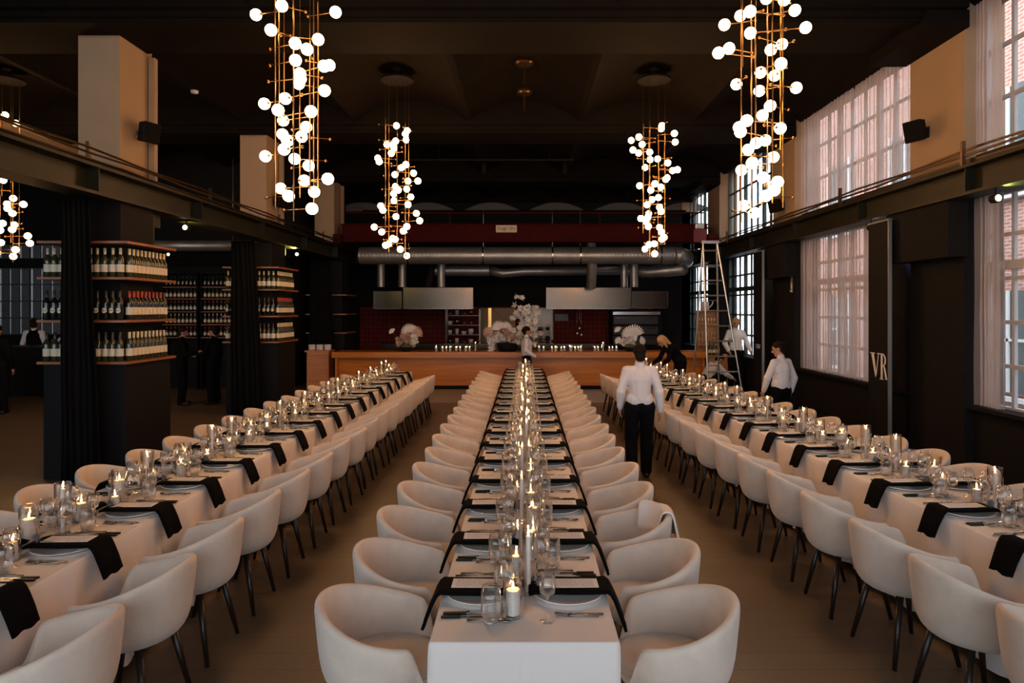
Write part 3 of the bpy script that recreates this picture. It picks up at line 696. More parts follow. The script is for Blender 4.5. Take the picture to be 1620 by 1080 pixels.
# ================================================================ chandeliers
def chandelier(X, Y, pix, label, zlo, zhi, extra=(), seed=0, ring=True):
    rr = random.Random(seed); e = empty('globe_chandelier', (X, Y, 0))
    disc = MB().lathe([(.001, 5.80), (.27, 5.80), (.275, 5.785), (.27, 5.765), (.001, 5.765)], 32)
    part('ceiling_disc', disc, M['black'], e)
    part('hanging_rod', MB().cone((0,0,5.78), (0,0,5.97), .012), M['bronze'], e); part('ceiling_cap', MB().lathe([(.001,5.985),(.07,5.985),(.07,5.955),(.001,5.955)], 16), M['bronze'], e)
    rods = [(.19*math.cos(R(a)), .19*math.sin(R(a))) for a in (100, 145, 190, 235, 280, 325, 10, 55)]
    zr = [[9, -9] for _ in rods]; gl = MB().ball((0,0,0), .052, 20, 14); gme = None; items = []
    P = [(px, py) for px, py in pix] + list(extra)
    for px, py in P:
        u0 = wx(px, Y) - X
        best = None
        for j in rr.sample(range(len(rods)), len(rods)):
            rx, ry = rods[j]; du = abs(u0 - rx)
            if du < .26:
                c = abs(du - .12) + rr.uniform(0, .12)
                if best is None or c < best[0]: best = (c, j)
        j = best[1] if best else min(range(len(rods)), key=lambda q: abs(rods[q][0]-u0))
        rx, ry = rods[j]; L = max(.13, min(.27, abs(u0-rx)+.01)); dv = math.sqrt(max(0, L*L-(u0-rx)**2)) * (1 if rr.random() < .5 else -1)
        v = ry + dv; d = Y + v; x = wx(px, d) - X; z = wz(py, d)
        if not (zlo <= z <= zhi): z = max(zlo, min(zhi, z))
        items.append((j, x, v, z)); zr[j][0] = min(zr[j][0], z); zr[j][1] = max(zr[j][1], z)
    for j, x, v, z in items:
        rx, ry = rods[j]
        if gme is None: gme = gl.mesh('globe', M['globe'], smooth=True)
        g = link('globe', gme, e, (x, v, z))
        dirv = Vector((x-rx, v-ry, 0)); dirv = dirv.normalized() if dirv.length > 1e-3 else Vector((1,0,0))
        m = MB(); m.cone((x, v, z), (rx-dirv.x*.11, ry-dirv.y*.11, z), .004, n=6); m.ball((rx-dirv.x*.11, ry-dirv.y*.11, z), .014, 8, 6)
        m.cone((x-dirv.x*.060, v-dirv.y*.060, z), (x-dirv.x*.046, v-dirv.y*.046, z), .010, .017, 10)
        part('brass_arm', m, M['rod'], e, smooth=True)
    for j, (rx, ry) in enumerate(rods):
        lo, hi = zr[j]; lo = lo if lo < 8 else (zlo+zhi)/2; hi = max(hi, lo+.2)
        part('rod', MB().cone((rx,ry,lo-.10), (rx,ry,hi+.12), .0065, n=8).cone((rx,ry,hi+.1), (rx,ry,5.77), .0025, n=5), M['rod'], e)
    tag(e, label, 'chandelier', 'globe chandeliers'); return e
def sc6(l, ox, oy, s): return [(ox + a/s, oy + b/s) for a, b in l]
NL = sc6([(150,140),(395,55),(292,285),(905,115),(740,375),(522,412),(635,468),(525,572),(795,628),(848,620),(567,700),(572,745),(556,795),(800,860),(428,935),(230,985),(360,1045),(672,1058)], 380, 0, 6) + \
     sc6([(408,125),(627,185),(402,255),(583,277),(448,315),(417,398),(240,463),(517,488),(650,553),(608,693),(832,677),(385,768),(702,800),(460,840),(681,960)], 380, 170, 6)
NR = sc6([(585,-15),(753,0),(855,98),(430,110),(337,150),(187,235),(957,262),(432,315),(733,420),(627,473),(230,460),(130,503),(722,605),(528,688),(663,717),(300,800),(518,863),(868,833),(620,1005)], 1115, 0, 6) + \
     sc6([(548,75),(398,125),(325,188),(338,230),(717,197),(575,312),(487,337),(412,400),(652,470),(450,527),(348,594),(552,665),(690,707),(658,785),(580,838),(368,930),(473,1000)], 1115, 170, 6)
S9 = 1080/110
FL = sc6([(512,87),(680,163),(650,215),(663,305),(500,325),(365,378),(455,385),(475,435),(433,515),(222,590),(245,645),(658,690),(588,738),(490,845),(778,823),(690,947),(845,945),(495,1030),(540,1085),(672,1070)], 575, 190, S9) + \
     sc6([(470,63),(735,113),(475,172),(693,230),(268,250),(302,316),(505,418),(822,368),(873,482),(168,580),(283,655),(675,572),(620,642),(455,758),(493,770),(393,842),(345,862),(573,925),(672,1025)], 575, 300, S9)
FR = sc6([(660,85),(648,133),(853,207),(865,340),(302,262),(183,315),(352,377),(210,463),(297,512),(470,498),(477,613),(593,603),(398,735),(750,663),(825,783),(900,770),(740,895),(720,920),(550,987),(643,1040),(313,1018),(487,1085)], 980, 190, S9) + \
     sc6([(605,122),(503,155),(430,232),(623,268),(645,338),(455,372),(440,430),(333,447),(408,495),(448,570),(622,585),(650,655),(692,740),(660,770),(458,852),(540,840),(397,920),(547,995)], 980, 300, S9)
AL = sc6([(112,75),(62,122),(200,125),(65,160),(107,202),(22,288),(122,300),(103,340),(0,345),(238,395),(255,457),(8,452),(133,512),(113,570)], 0, 300, 5.4) + [(8,182),(25,195),(-12,230),(-20,210),(20,245),(34,262),(-25,300),(-30,350),(-22,380),(5,285),(-5,400)]
chandelier(-2.1, 6.3, NL, 'near globe chandelier above the aisle beside the shelf table', 2.8, 5.4, [(430,-30),(505,-45),(470,-55)], 1)
chandelier(2.19, 6.3, NR, 'near globe chandelier above the aisle beside the window table', 2.8, 5.4, [(1170,-30),(1230,-50)], 2)
chandelier(-2.1, 11.27, FL, 'far globe chandelier toward the bar, shelf-table side', 2.75, 5.4, (), 3)
chandelier(2.14, 11.27, FR, 'far globe chandelier toward the bar, window-table side', 2.75, 5.4, (), 4)
chandelier(-8.55, 11.27, AL, 'globe chandelier in the side aisle beyond the beam', 2.75, 5.4, (), 5)
# ceiling fittings
for x, y, lab in ((0, 10.9, 'round dark ceiling cap above the middle table, closest to the bulky beam'), (0, 12.4, 'round dark ceiling cap above the middle table, toward the bar')):
    tag(part('ceiling_rose', MB().lathe([(.001,5.99),(.15,5.99),(.15,5.93),(.13,5.90),(.001,5.90)], 20).cone((0,0,5.9),(0,0,5.6),.012), M['bronze'], None), lab, 'ceiling fixture').location = (x, y, 0)
e = empty('track_light', (0, 16, 0))
part('track', MB().box((-3.0,-.02,5.47),(1.15,.02,5.51)), M['black'], e)
for x in (-2.7, -.95, .95): part('spot', MB().cone((x,0,5.47),(x,0,5.40),.01).cone((x,-.06,5.38),(x,.08,5.22),.05,.06), M['black'], e)
part('suspension', MB().cone((-2,0,5.5),(-2,0,5.97),.008).cone((.6,0,5.5),(.6,0,5.97),.008), M['black'], e); tag(e, 'black track light hanging under the ceiling before the bar', 'track light')
tag(part('smoke_detector', MB().lathe([(.001,.05),(.06,.05),(.055,.01),(.03,0),(.001,0)], 16), M['white'], None, smooth=True), 'small white smoke detector on the dark ceiling beyond the nearest cream pier', 'smoke detector').location = (-5.36, 11.1, 5.505)
# wall speakers
def speaker(x, y, z, rz, tilt, label):
    e = empty('wall_speaker', (x, y, z), rz); e.scale = (.85,.85,.85)
    b = part('cabinet', MB().add([(-.14,-.09,-.16),(.14,-.09,-.16),(.11,.09,-.14),(-.11,.09,-.14),(-.14,-.09,.16),(.14,-.09,.16),(.11,.09,.14),(-.11,.09,.14)], [(0,3,2,1),(4,5,6,7),(0,1,5,4),(1,2,6,5),(2,3,7,6),(3,0,4,7)]), M['black'], e, bevel=.012)
    g = part('grille', MB().box((-.125,-.098,-.145),(.125,-.089,.145)), M['grey'] if False else M['curtain'], e, bevel=.004)
    b.rotation_euler = g.rotation_euler = (tilt, 0.0, .0)
    part('bracket', MB().box((-.02,.08,-.03),(.02,.24,.03)).box((-.05,.22,-.08),(.05,.24,.08)), M['black'], e)
    tag(e, label, 'speaker')
speaker(-4.93, 8.95, wz(210, 8.95), R(65), R(10), 'black speaker on the nearest cream pier above the wine shelves')
speaker(-4.93, 13.8, wz(318, 13.8), R(65), R(10), 'black speaker on the second cream pier behind the chandelier')
speaker(5.0, 8.72, wz(207, 8.72), R(-65), R(14), 'black speaker on the cream pier between the upper windows')
speaker(5.0, 13.6, wz(325, 13.6), R(-65), R(14), 'black speaker on the pier near the uncurtained teal window')
# purple-white spot by the dark pier and small yellow lamps by the columns
def spotlamp(x, y, z, c, en, label, m, aim=(0,0,1)):
    e = empty('spotlight', (x, y, z)); part('housing', MB().cone((0,.05,0),(0,-.04,0),.045,.05,12).cone((0,0,.03),(0,0,.125),.01), M['black'], e)
    part('lens', MB().ball((0,-.045,0), (.036,.012,.036), 10, 6), m, e)
    l = bpy.data.lights.new('bulb', 'SPOT'); l.energy = en; l.color = c; l.spot_size = R(95); l.spot_blend = .6; l.shadow_soft_size = .03
    o = bpy.data.objects.new('bulb', l); col.objects.link(o); o.parent = e; o.location = Vector(aim)*.09
    o.rotation_euler = Vector(aim).to_track_quat('-Z', 'Y').to_euler(); tag(e, label, 'spotlight')
spotlamp(4.97, 9.78, 3.17, (.45,.35,1), 22, 'small violet-white spotlight under the beam by the near banner', M['lampw'], (.5,-.6,-.2))
spotlamp(4.97, 14.5, 3.18, (1,.9,.4), 6, 'small yellow spotlight under the beam by the ladder', M['lampy'], (.3,.4,-.6))
spotlamp(-4.85, 9.8, 3.17, (1,.85,.15), 8, 'small yellow spotlight clamped under the beam by the nearest shelf column', M['lampy'], (-.3,1,.25))
spotlamp(-4.85, 14.6, 3.17, (1,.85,.15), 8, 'small yellow spotlight clamped under the beam by the second shelf column', M['lampy'], (-.3,-1,.35))
spotlamp(-8.48, 16.3, 3.30, (1,1,1), 1, 'tiny white ceiling spotlight in the side aisle', M['lampy'], (0,0,-1))
spotlamp(4.97, 7.2, 3.17, (.8,1,.15), 3, 'small green-yellow spotlight under the beam over the window table', M['lampy'], (.3,-1,.5))

# ================================================================ wine shelves round the columns
def bottle(nm, body, lab, capm, h=.345, r=.042, round_=False):
    s = h/.31
    rt = part('wine_bottle', MB().lathe([(.001,.004),(r-.004,0),(r,.006),(r,.175*s),(r*.9,.198*s),(.018,.232*s),(.0155,.24*s),(.0155,h-.002),(.001,h-.001)], 14), body, None, smooth=True)
    part('foil', MB().lathe([(.0165,h-.075),(.0165,h-.002),(.014,h),(.001,h+.001)], 12), capm, rt, smooth=True)
    if round_:
        m = MB(); pts = []
        for k in range(14):
            a = 2*PI*k/14; t = math.cos(a)*.75; pts.append(((r+.001)*math.sin(t), -(r+.001)*math.cos(t), .10*s+.032*math.sin(a)))
        m.add([(0, -(r+.0025), .10*s)]+pts, [(0, 1+k, 1+(k+1) % 14) for k in range(14)])
        m2 = [(-v[0], -v[1], v[2]) for v in m.v]; part('label', m, lab, rt)
    else:
        part('label', MB().lathe([(r+.0012,.055*s),(r+.0012,.135*s)], 16), lab, rt, smooth=True)
    rt['category'] = 'bottle'; return Proto(rt)
BW = bottle('a', M['bottlew'], M['label'], M['capw']); BR = bottle('b', M['bottle'], M['label'], M['capr']); BK = bottle('c', M['bottle'], M['label'], M['capk'], round_=True)
BV = bottle('d', M['bottlew'], M['label'], M['capk'])
def shelf_unit(X0, X1, Y0, Y1, which):
    e = empty('wine_shelf_column', (X0, Y0, 0)); W, D = X1-X0, Y1-Y0
    part('plinth', MB().box((.05,.05,0),(W-.05,D-.05,1.355)), M['black'], e, bevel=.004)
    part('core', MB().box((.2,.2,1.385),(W-.2,D-.2,3.28)), M['black'], e)
    for z in (1.37, 1.86, 2.366, 2.79): part('shelf', MB().box((0,0,z-.015),(W,D,z+.015)), M['shelfwood'], e, bevel=.003)
    tag(e, 'black column with wooden shelves of wine bottles, %s' % which, 'shelf')
    rows = {1.385: ((BV, 'olive wine bottle with cream label'), (BW, 'olive wine bottle with pale foil')), 1.875: ((BK, 'dark wine bottle with round label'), (BR, 'dark wine bottle with red foil')), 2.381: ((BW, 'pale-foiled wine bottle'), (BW, 'pale-foiled wine bottle'))}
    nm = {1.385: 'lowest shelf', 1.875: 'middle shelf', 2.381: 'top shelf'}
    for z, (fp, sp_) in rows.items():
        nf = 11
        for k in range(nf):
            x = X0 + .07 + k*.086 + random.Random(k*7+int(z*10)).uniform(-.008, .008)
            if x > X1-.12: break
            fp[0].put((x, Y0+.085, z+.001), 0, '%s, %s from %s, %s front, %s' % (fp[1], ORD[k], 'outer edge', nm[z], which), 'wine bottles on ' + which)
        ns = int((D-.2)/.086)
        for k in range(ns):
            y = Y0 + .17 + k*.086; P_ = sp_[0]
            if z == 1.875 and k > 8: P_ = BV
            P_.put((X1-.075, y, z+.001), R(90), '%s, %s on %s aisle face, %s' % (sp_[1], ORD[k], nm[z], which), 'wine bottles on ' + which)
shelf_unit(-5.72, -4.65, 8.0, 9.12, 'nearest shelf column')
shelf_unit(-5.72, -4.65, 12.93, 14.05, 'second shelf column')
e = empty('wine_shelf_column', (-5.72, 17.85, 0))
part('plinth', MB().box((.05,.05,0),(1.0,1.0,1.355)), M['black'], e); part('core', MB().box((.2,.2,1.385),(.9,.9,3.28)), M['black'], e)
for z in (1.37, 1.86, 2.366): part('shelf', MB().box((0,0,z-.015),(1.07,1.05,z+.015)), M['shelfwood'], e)
tag(e, 'black shelf column behind the bar, farthest of the three', 'shelf')
# wine wall at the back of the side aisle
for X0, X1, q in ((-8.95, -8.12, 'rack nearer the side windows'), (-8.0, -7.0, 'rack nearer the shelf columns')):
    e = empty('wine_rack', (X0, 16.9, 0)); W = X1-X0
    part('frame', MB().box((-.02,0,0),(0,.36,2.9)).box((W,0,0),(W+.02,.36,2.9)).box((-.02,.36,0),(W+.02,.38,2.9)).box((-.02,0,2.88),(W+.02,.38,2.9)), M['black'], e)
    for i, z in enumerate((1.3, 1.62, 1.94, 2.26, 2.55)):
        part('shelf', MB().box((0,0,z-.02),(W,.36,z)), M['shelfwood'], e)
        for k in range(int(W/.1)):
            pr = (BK, BR, BW, BR, BV)[(i + (q[5] == 'n')) % 5]
            pr.put((X0+.06+k*.1, 16.98, z+.001), 0, 'wine bottle, %s on the %s shelf up, %s' % (ORD[k], ORD[i], q), 'bottles in the wall racks', sz=(.8,.8,.78))
    tag(e, 'dark wall wine rack in the side aisle, ' + q, 'rack')
# duct in the aisle
tag(part('air_duct', MB().cone((-11.0,16.4,3.52),(-6.2,16.4,3.52),.13,n=20).cone((-10,16.4,3.5),(-10,16.4,5.6),.01).cone((-7,16.4,3.5),(-7,16.4,5.6),.01), M['galv'], None, smooth=True), 'small round duct under the side aisle ceiling', 'duct')
# side aisle counter and black-draped table
e = empty('bar_counter', (-11.9, 15.8, 0)); part('counter_top', MB().box((-.9,-.3,1.10),(1.0,.35,1.15)), M['leg'], e, bevel=.005); part('counter_body', MB().box((-.85,-.22,0),(.95,.3,1.10)), M['black'], e); tag(e, 'dark counter in the side aisle before the brick-view window', 'counter')
e = empty('high_table', (-10.85, 13.3, 0))
m = MB(); m.grid(lambda u, v: ((.40+.10*(1-v)+.03*(1-v)*math.sin(u*2*PI*9))*math.cos(2*PI*u), (.40+.10*(1-v)+.03*(1-v)*math.sin(u*2*PI*9))*math.sin(2*PI*u), .01+1.09*v), 90, 6, True)
m.lathe([(.40,1.10),(.001,1.102)], 30); part('black_cover', m, M['curtain'], e, smooth=True); tag(e, 'round high table under a black floor-length cover', 'table')

# ================================================================ bar and kitchen
e = empty('bar', (0, 16.8, 0))
part('counter_top', MB().box((-4.72,-.08,.80),(4.5,.75,.945)), M['barwood'], e, bevel=.006)
part('front_panel', MB().box((-4.62,.16,.10),(4.42,.20,.80)), M['barwood'], e)
part('end_panel', MB().box((-4.66,.0,.0),(-4.60,.7,.80)), M['barwood'], e); part('end_panel', MB().box((4.38,.0,.0),(4.44,.7,.80)), M['barwood'], e)
part('kick_board', MB().box((-4.6,.19,0),(4.38,.22,.10)), M['black'], e); part('carcass', MB().box((-4.58,.22,0),(4.36,.62,.78)), M['leg'], e)
tag(e, 'long orange wooden bar counter across the end of the room', 'bar counter')
# second low wooden unit left of the bar
e = empty('sideboard', (-5.2, 17.2, 0)); part('body', MB().box((-.25,-.1,0),(.3,.35,.92)), M['barwood'], e); part('counter_top', MB().box((-.3,-.14,.92),(.32,.4,.96)), M['barwood'], e); tag(e, 'narrow wooden sideboard between the bar and the shelf column', 'sideboard')
for k in range(3):
    o = part('plate_stack', MB().lathe([(.001,0),(.07,0),(.09,.01)]+[(.09 - .004*(i % 2), .01+.01*i) for i in range(1,14)]+[(.001,.14)], 16), M['china'], None); o.location = (-5.38+.2*k, 17.3, .961); tag(o, 'stack of white plates on the narrow sideboard, %s from the shelf column' % ORD[k], 'plate stack', 'plate stacks')
# spiral duct
def sduct(p, q, r, step=.1):
    m = MB(); p = Vector(p); q = Vector(q); L = (q-p).length; d = (q-p)/L; a = d.orthogonal().normalized(); b = d.cross(a); n_ = 22; k = int(L/step)*3; rings = []
    for i in range(k+1):
        rr_ = r*(1.025 if i % 3 == 0 else 1.0); c = p + d*L*i/k
        rings.append([c+(a*math.cos(2*PI*j/n_)+b*math.sin(2*PI*j/n_))*rr_ for j in range(n_)])
    m.add([v for g in rings for v in g], [(i*n_+j, i*n_+(j+1) % n_, (i+1)*n_+(j+1) % n_, (i+1)*n_+j) for i in range(k) for j in range(n_)])
    m.cone(p, p+d*.01, r, r, n_); return m
e = empty('ventilation_duct', (0, 18.3, 3.43))
part('spiral_pipe', sduct((-4.4,0,0),(4.0,0,0),.23), M['galv'], e, smooth=True)
part('elbow', MB().tube([(4.0,0,0),(4.2,.05,0),(4.36,.18,-.04),(4.42,.45,-.08),(4.42,1.4,-.1)], .23, 18), M['galv'], e, smooth=True)
for x in (-3.1, -1.1, .75, 1.5, 3.65): hg = part('hanger', MB().lathe([(.238,-.02),(.243,-.02),(.243,.02),(.238,.02)], 22), M['dsteel'], e); hg.rotation_euler = (0, R(90), 0); hg.location = (x, 0, 0); part('hanger_rod', MB().cone((x,0,.23),(x,0,1.2),.008), M['dsteel'], e)
part('branch', sduct((1.82,.05,-.2),(1.82,.3,-.85),.13), M['galv'], e, smooth=True); part('branch', sduct((1.82,.15,.2),(1.82,.3,.55),.11), M['galv'], e, smooth=True)
tag(e, 'large spiral ventilation duct across the room above the bar', 'duct')
e = empty('lower_duct', (0, 19.6, 3.1)); part('pipe', sduct((-2.6,0,0),(-1.0,0,0),.16).add([], []), M['galv'], e, smooth=True); part('pipe', MB().tube([(-1.0,0,0),(-.6,0,-.08),(.0,0,-.02),(2.9,0,0)], .13, 14), M['galv'], e, smooth=True); part('pipe', MB().tube([(2.9,0,0),(3.6,.0,-.05),(4.4,-.9,0)], .17, 14), M['galv'], e, smooth=True); tag(e, 'thinner duct behind the large spiral duct', 'duct')
for x, d, lab in ((-4.05, 19.3, 'above the short copper-toned hood'), (-3.45, 19.3, 'over the dark end of the wide hood'), (-2.75, 19.5, 'black bent duct over the wide hood'), (-2.35, 19.3, 'over the middle of the wide hood'), (2.85, 19.5, 'before the oven hood'), (3.1, 19.3, 'beside the oven hood')):
    o = part('exhaust_pipe', sduct((x,0,2.62),(x+(.15 if 'bent' in lab else 0),0,3.3),.11), M['black'] if 'bent' in lab else M['galv'], None, smooth=True); o.location = (0, d, 0); tag(o, 'vertical exhaust pipe ' + lab, 'pipe', 'exhaust pipes')
def hood(x0, x1, z0, z1, y, m, label):
    e = empty('extractor_hood', ((x0+x1)/2, y, z0)); w_ = (x1-x0)/2; h = z1-z0
    part('canopy', MB().box((-w_,0,0),(w_,1.1,h)), m, e, bevel=.008); part('filter', MB().box((-w_+.05,.05,-.02),(w_-.05,1.05,0)), M['dsteel'], e)
    part('gutter', MB().box((-w_,-.012,-.012),(w_,0.02,.03)), m, e); tag(e, label, 'extractor hood')
hood(-4.22, -3.42, 2.02, 2.50, 19.05, M['bsteel'], 'short steel extractor hood nearest the shelf columns')
hood(-3.38, -1.42, 2.02, 2.60, 19.0, M['bsteel'], 'wide steel extractor hood over the red tiles')
hood(.60, 2.98, 2.02, 2.60, 19.0, M['bsteel'], 'wide steel extractor hood toward the windows')
hood(3.0, 4.02, 2.04, 2.50, 19.1, M['bsteel'], 'small steel extractor hood above the ovens')
# crane bridge
e = empty('crane_girder', (0, 18.4, 0))
part('girder', MB().box((-4.9,-.12,3.82),(4.9,-.10,4.24)).box((-4.9,-.22,4.24),(4.9,.02,4.27)).box((-4.9,-.22,3.79),(4.9,.02,3.82)), M['redsteel'], e)
part('girder', MB().box((-4.9,.7,3.82),(4.9,.72,4.24)).box((-4.9,.6,4.24),(4.9,.82,4.27)), M['redsteel'], e)
part('end_carriage', MB().box((-5.05,-.4,3.72),(-4.85,1.1,3.98)), M['redsteel'], e); part('end_carriage', MB().box((4.85,-.4,3.72),(5.12,1.1,3.98)), M['redsteel'], e)
part('handrail', MB().box((-4.8,-.2,4.55),(4.8,-.17,4.58)).box((-2,-.2,4.27),(-1.97,-.17,4.55)).box((2,-.2,4.27),(2.03,-.17,4.55)), M['redsteel'], e)
p = part('load_plate', MB().box((-.28,-.145,4.05),(.28,-.125,4.26)), M['label'], e); p.location.x = -.48
t = link('lettering', textmesh('Tragf. 10 t', .115, M['black']), e, (-.48, -.149, 4.15)); t.rotation_euler = (R(90), 0, 0)
tag(e, 'dark red crane girder spanning the room above the duct', 'crane girder')
e = empty('hoist_box', (4.6, 18.0, 3.75)); part('box', MB().box((-.17,-.15,0),(.17,.15,.34)), M['redbox'], e, bevel=.01); part('cover', MB().box((-.12,-.12,.34),(.12,.12,.5)), M['alu'], e, bevel=.03); tag(e, 'red motor box with pale cover at the crane end', 'motor')
# kitchen back wall fittings
e = struct('door_1', MB().box((-1.42,-.04,0),(-.30,0,2.03)), M['cream']); e.location = (0, 22.4, 0)
part('brace', MB().obox((-.72,-.05,1.75), (.42,.006,.012), Matrix.Rotation(R(38), 3, 'Y')), M['leg'], e); part('strip', MB().box((-1.18,-.05,.3),(-1.08,-.04,2.03)), M['brass'], e)
e = empty('pass_through', (.44, 22.36, 0)); part('panel', MB().box((-.5,0,1.0),(.46,.05,2.0)), M['bsteel'], e); part('frame', MB().box((-.54,-.02,1.0),(-.5,.05,2.03)).box((.46,-.02,1.0),(.5,.05,2.03)).box((-.54,-.02,2.0),(.5,.05,2.04)), M['white'], e); part('shelf', MB().box((-.5,-.25,1.42),(.46,.0,1.44)), M['bsteel'], e); tag(e, 'bright steel serving hatch behind the tall flowers', 'serving hatch')
def rack(x, y, w_, zs, label, seed, top=2.0):
    e = empty('kitchen_shelf', (x, y, 0))
    for sx in (0, w_):
        for sy in (0, .4): part('post', MB().box((sx-.02,sy-.02,0),(sx+.02,sy+.02,top)), M['bsteel'], e)
    for z in zs: part('shelf_board', MB().box((0,0,z-.015),(w_,.4,z)), M['bsteel'], e)
    tag(e, label, 'shelf'); rr = random.Random(seed)
    for zi, z in enumerate(zs):
        xx = .1; k = 0
        while xx < w_-.08:
            h = rr.uniform(.08, .2); r_ = rr.uniform(.05, .085)
            o = part(rr.choice(['saucepan', 'mixing_bowl']), MB().lathe([(.001,0),(r_*.7,0),(r_,h*.5),(r_,h),(r_-.004,h),(r_*.65,.01),(.001,.01)], 14), rr.choice([M['bsteel'], M['china'], M['brass'], M['dsteel']]), None, smooth=True)
            o.location = (x+xx, y+.2, z+.001); tag(o, 'kitchen pot, %s along the %s shelf up, %s' % (ORD[k], ORD[zi], 'tall open rack' if x < -1 else 'rack by the hatch'), 'pot', 'pots on the kitchen racks'); xx += .22; k += 1
rack(-2.45, 21.4, 1.05, (.9, 1.2, 1.5, 1.8), 'steel kitchen rack of pots and bowls under the wide hood', 5)
rack(.98 - 1.0, 21.4, .85, (1.0, 1.32), 'low steel kitchen rack beside the serving hatch', 8, 1.5)
e = empty('back_counter', (0, 20.0, 0)); part('body', MB().box((-4.2,0,0),(2.5,.7,.94)), M['bsteel'], e); part('worktop', MB().box((-4.25,-.03,.94),(2.55,.75,.98)), M['bsteel'], e); tag(e, 'long steel kitchen counter behind the bar', 'kitchen counter')
e = empty('oven_stack', (3.0, 20.2, 0)); part('body', MB().box((-.4,0,0),(1.05,.9,1.95)), M['black'], e, bevel=.01)
for z in (.95, 1.25, 1.55): dr = part('door', MB().box((-.36,-.03,z),(.95,0,z+.24)), M['leg'], e, bevel=.004); part('handle', MB().box((-.3,-.07,z+.17),(.9,-.05,z+.21)), M['bsteel'], dr)
part('control_panel', MB().box((-.38,-.02,1.83),(1.02,0,1.92)), M['steel'], e); tag(e, 'tall black oven stack under the small hood', 'oven')
o = part('menu_board', MB().box((-.22,-.01,-.11),(.22,.01,.11)), M['grey'], None); o.location = (1.22, 22.38, 1.72); tag(o, 'small grey sign plate on the dark red tiles', 'sign')
e = empty('pot_hook_rail', (1.6, 20.9, 0))
for k, (dx, h) in enumerate(((0,.75),(.07,.6),(.13,.8))): part('ladle', MB().cone((dx,0,2.0),(dx+.02,0,2.0-h),.006).ball((dx+.02,-.02,2.0-h), (.04,.02,.05), 10, 6), M['steel'], e, smooth=True)
part('rail', MB().box((-.1,-.01,2.0),(.25,.01,2.03)), M['steel'], e); tag(e, 'hanging ladles before the dark tiles', 'ladles')
# candles and vases along the bar
rr = random.Random(4); BZ = .9455
bx_ = [690,700,706,712,722,728,737,743,752, 853,860,873,879,888,893,903,910,915,919,941,946,954,964,969,975]
for k, px in enumerate(bx_):
    kk = 't' if px in (752,954) else ('s' if k % 3 else 'w'); y = 16.86 + (k % 3)*.09; x = wx(px, y)
    wch = 'on the bar, shelf side of the tall blossoms' if px < 800 else 'on the bar, window side of the tall blossoms'
    g_ = k if px < 800 else k-9
    CAN[kk].put((x, y, BZ+.008), 0, '%s, %s %s' % (CN[kk], ORD[g_], wch), 'candles on the bar', sz=(1,1,1 if kk != 't' else .8)); GL[kk].put((x, y, BZ), 0, 'glass cylinder, %s %s' % (ORD[g_], wch), 'glass cylinders on the bar', sz=(1,1,1 if kk != 't' else .8))
# blossoms
def blossom(m, s=1, n_=5):
    b = MB()
    for k in range(n_):
        a = 2*PI*k/n_; c, s_ = math.cos(a), math.sin(a)
        b.add([(0,0,0),(.018*c-.018*s_,.018*s_+.018*c,.012),(.04*c-.012*s_,.04*s_+.012*c,.016),(.046*c,.046*s_,.010),(.04*c+.012*s_,.04*s_-.012*c,.016),(.018*c+.018*s_,.018*s_-.018*c,.012)], [(0,5,4,3,2,1)])
    b.ball((0,0,.008), .008, 6, 4); v0, f0 = list(b.v), list(b.f); r9 = random.Random(5)
    for q in range(3):
        Mx = Matrix.Rotation(r9.uniform(0, 6), 3, 'X') @ Matrix.Rotation(r9.uniform(0, 6), 3, 'Y'); off = Vector((r9.uniform(-.05,.05), r9.uniform(-.03,.03), r9.uniform(-.05,.05)))
        b.add([Mx @ Vector(v) + off for v in v0], f0)
    return b.mesh('blossom', m)
def fanleaf(m, L=.26, n_=11):
    b = MB()
    for k in range(n_):
        a = R(-62 + 124*k/(n_-1)); d = (math.sin(a), math.cos(a)); p = (d[1], -d[0]); l = L*(1-.12*abs(k-(n_-1)/2)/(n_/2))
        b.add([(0,0,0),(d[0]*l*.6+p[0]*.022,0.012,d[1]*l*.6+p[1]*.022),(d[0]*l+p[0]*.012,.02,d[1]*l+p[1]*.012),(d[0]*l*1.04,.02,d[1]*l*1.04),(d[0]*l-p[0]*.012,.02,d[1]*l-p[1]*.012),(d[0]*l*.6-p[0]*.022,-.006,d[1]*l*.6-p[1]*.022)], [(0,1,2,3,4,5)])
    return b.mesh('fan_leaf', m, solid=.004)
BL, BP, FLW, FLP = blossom(M['petal']), blossom(M['petalp']), fanleaf(M['petal']), fanleaf(M['petalp'])
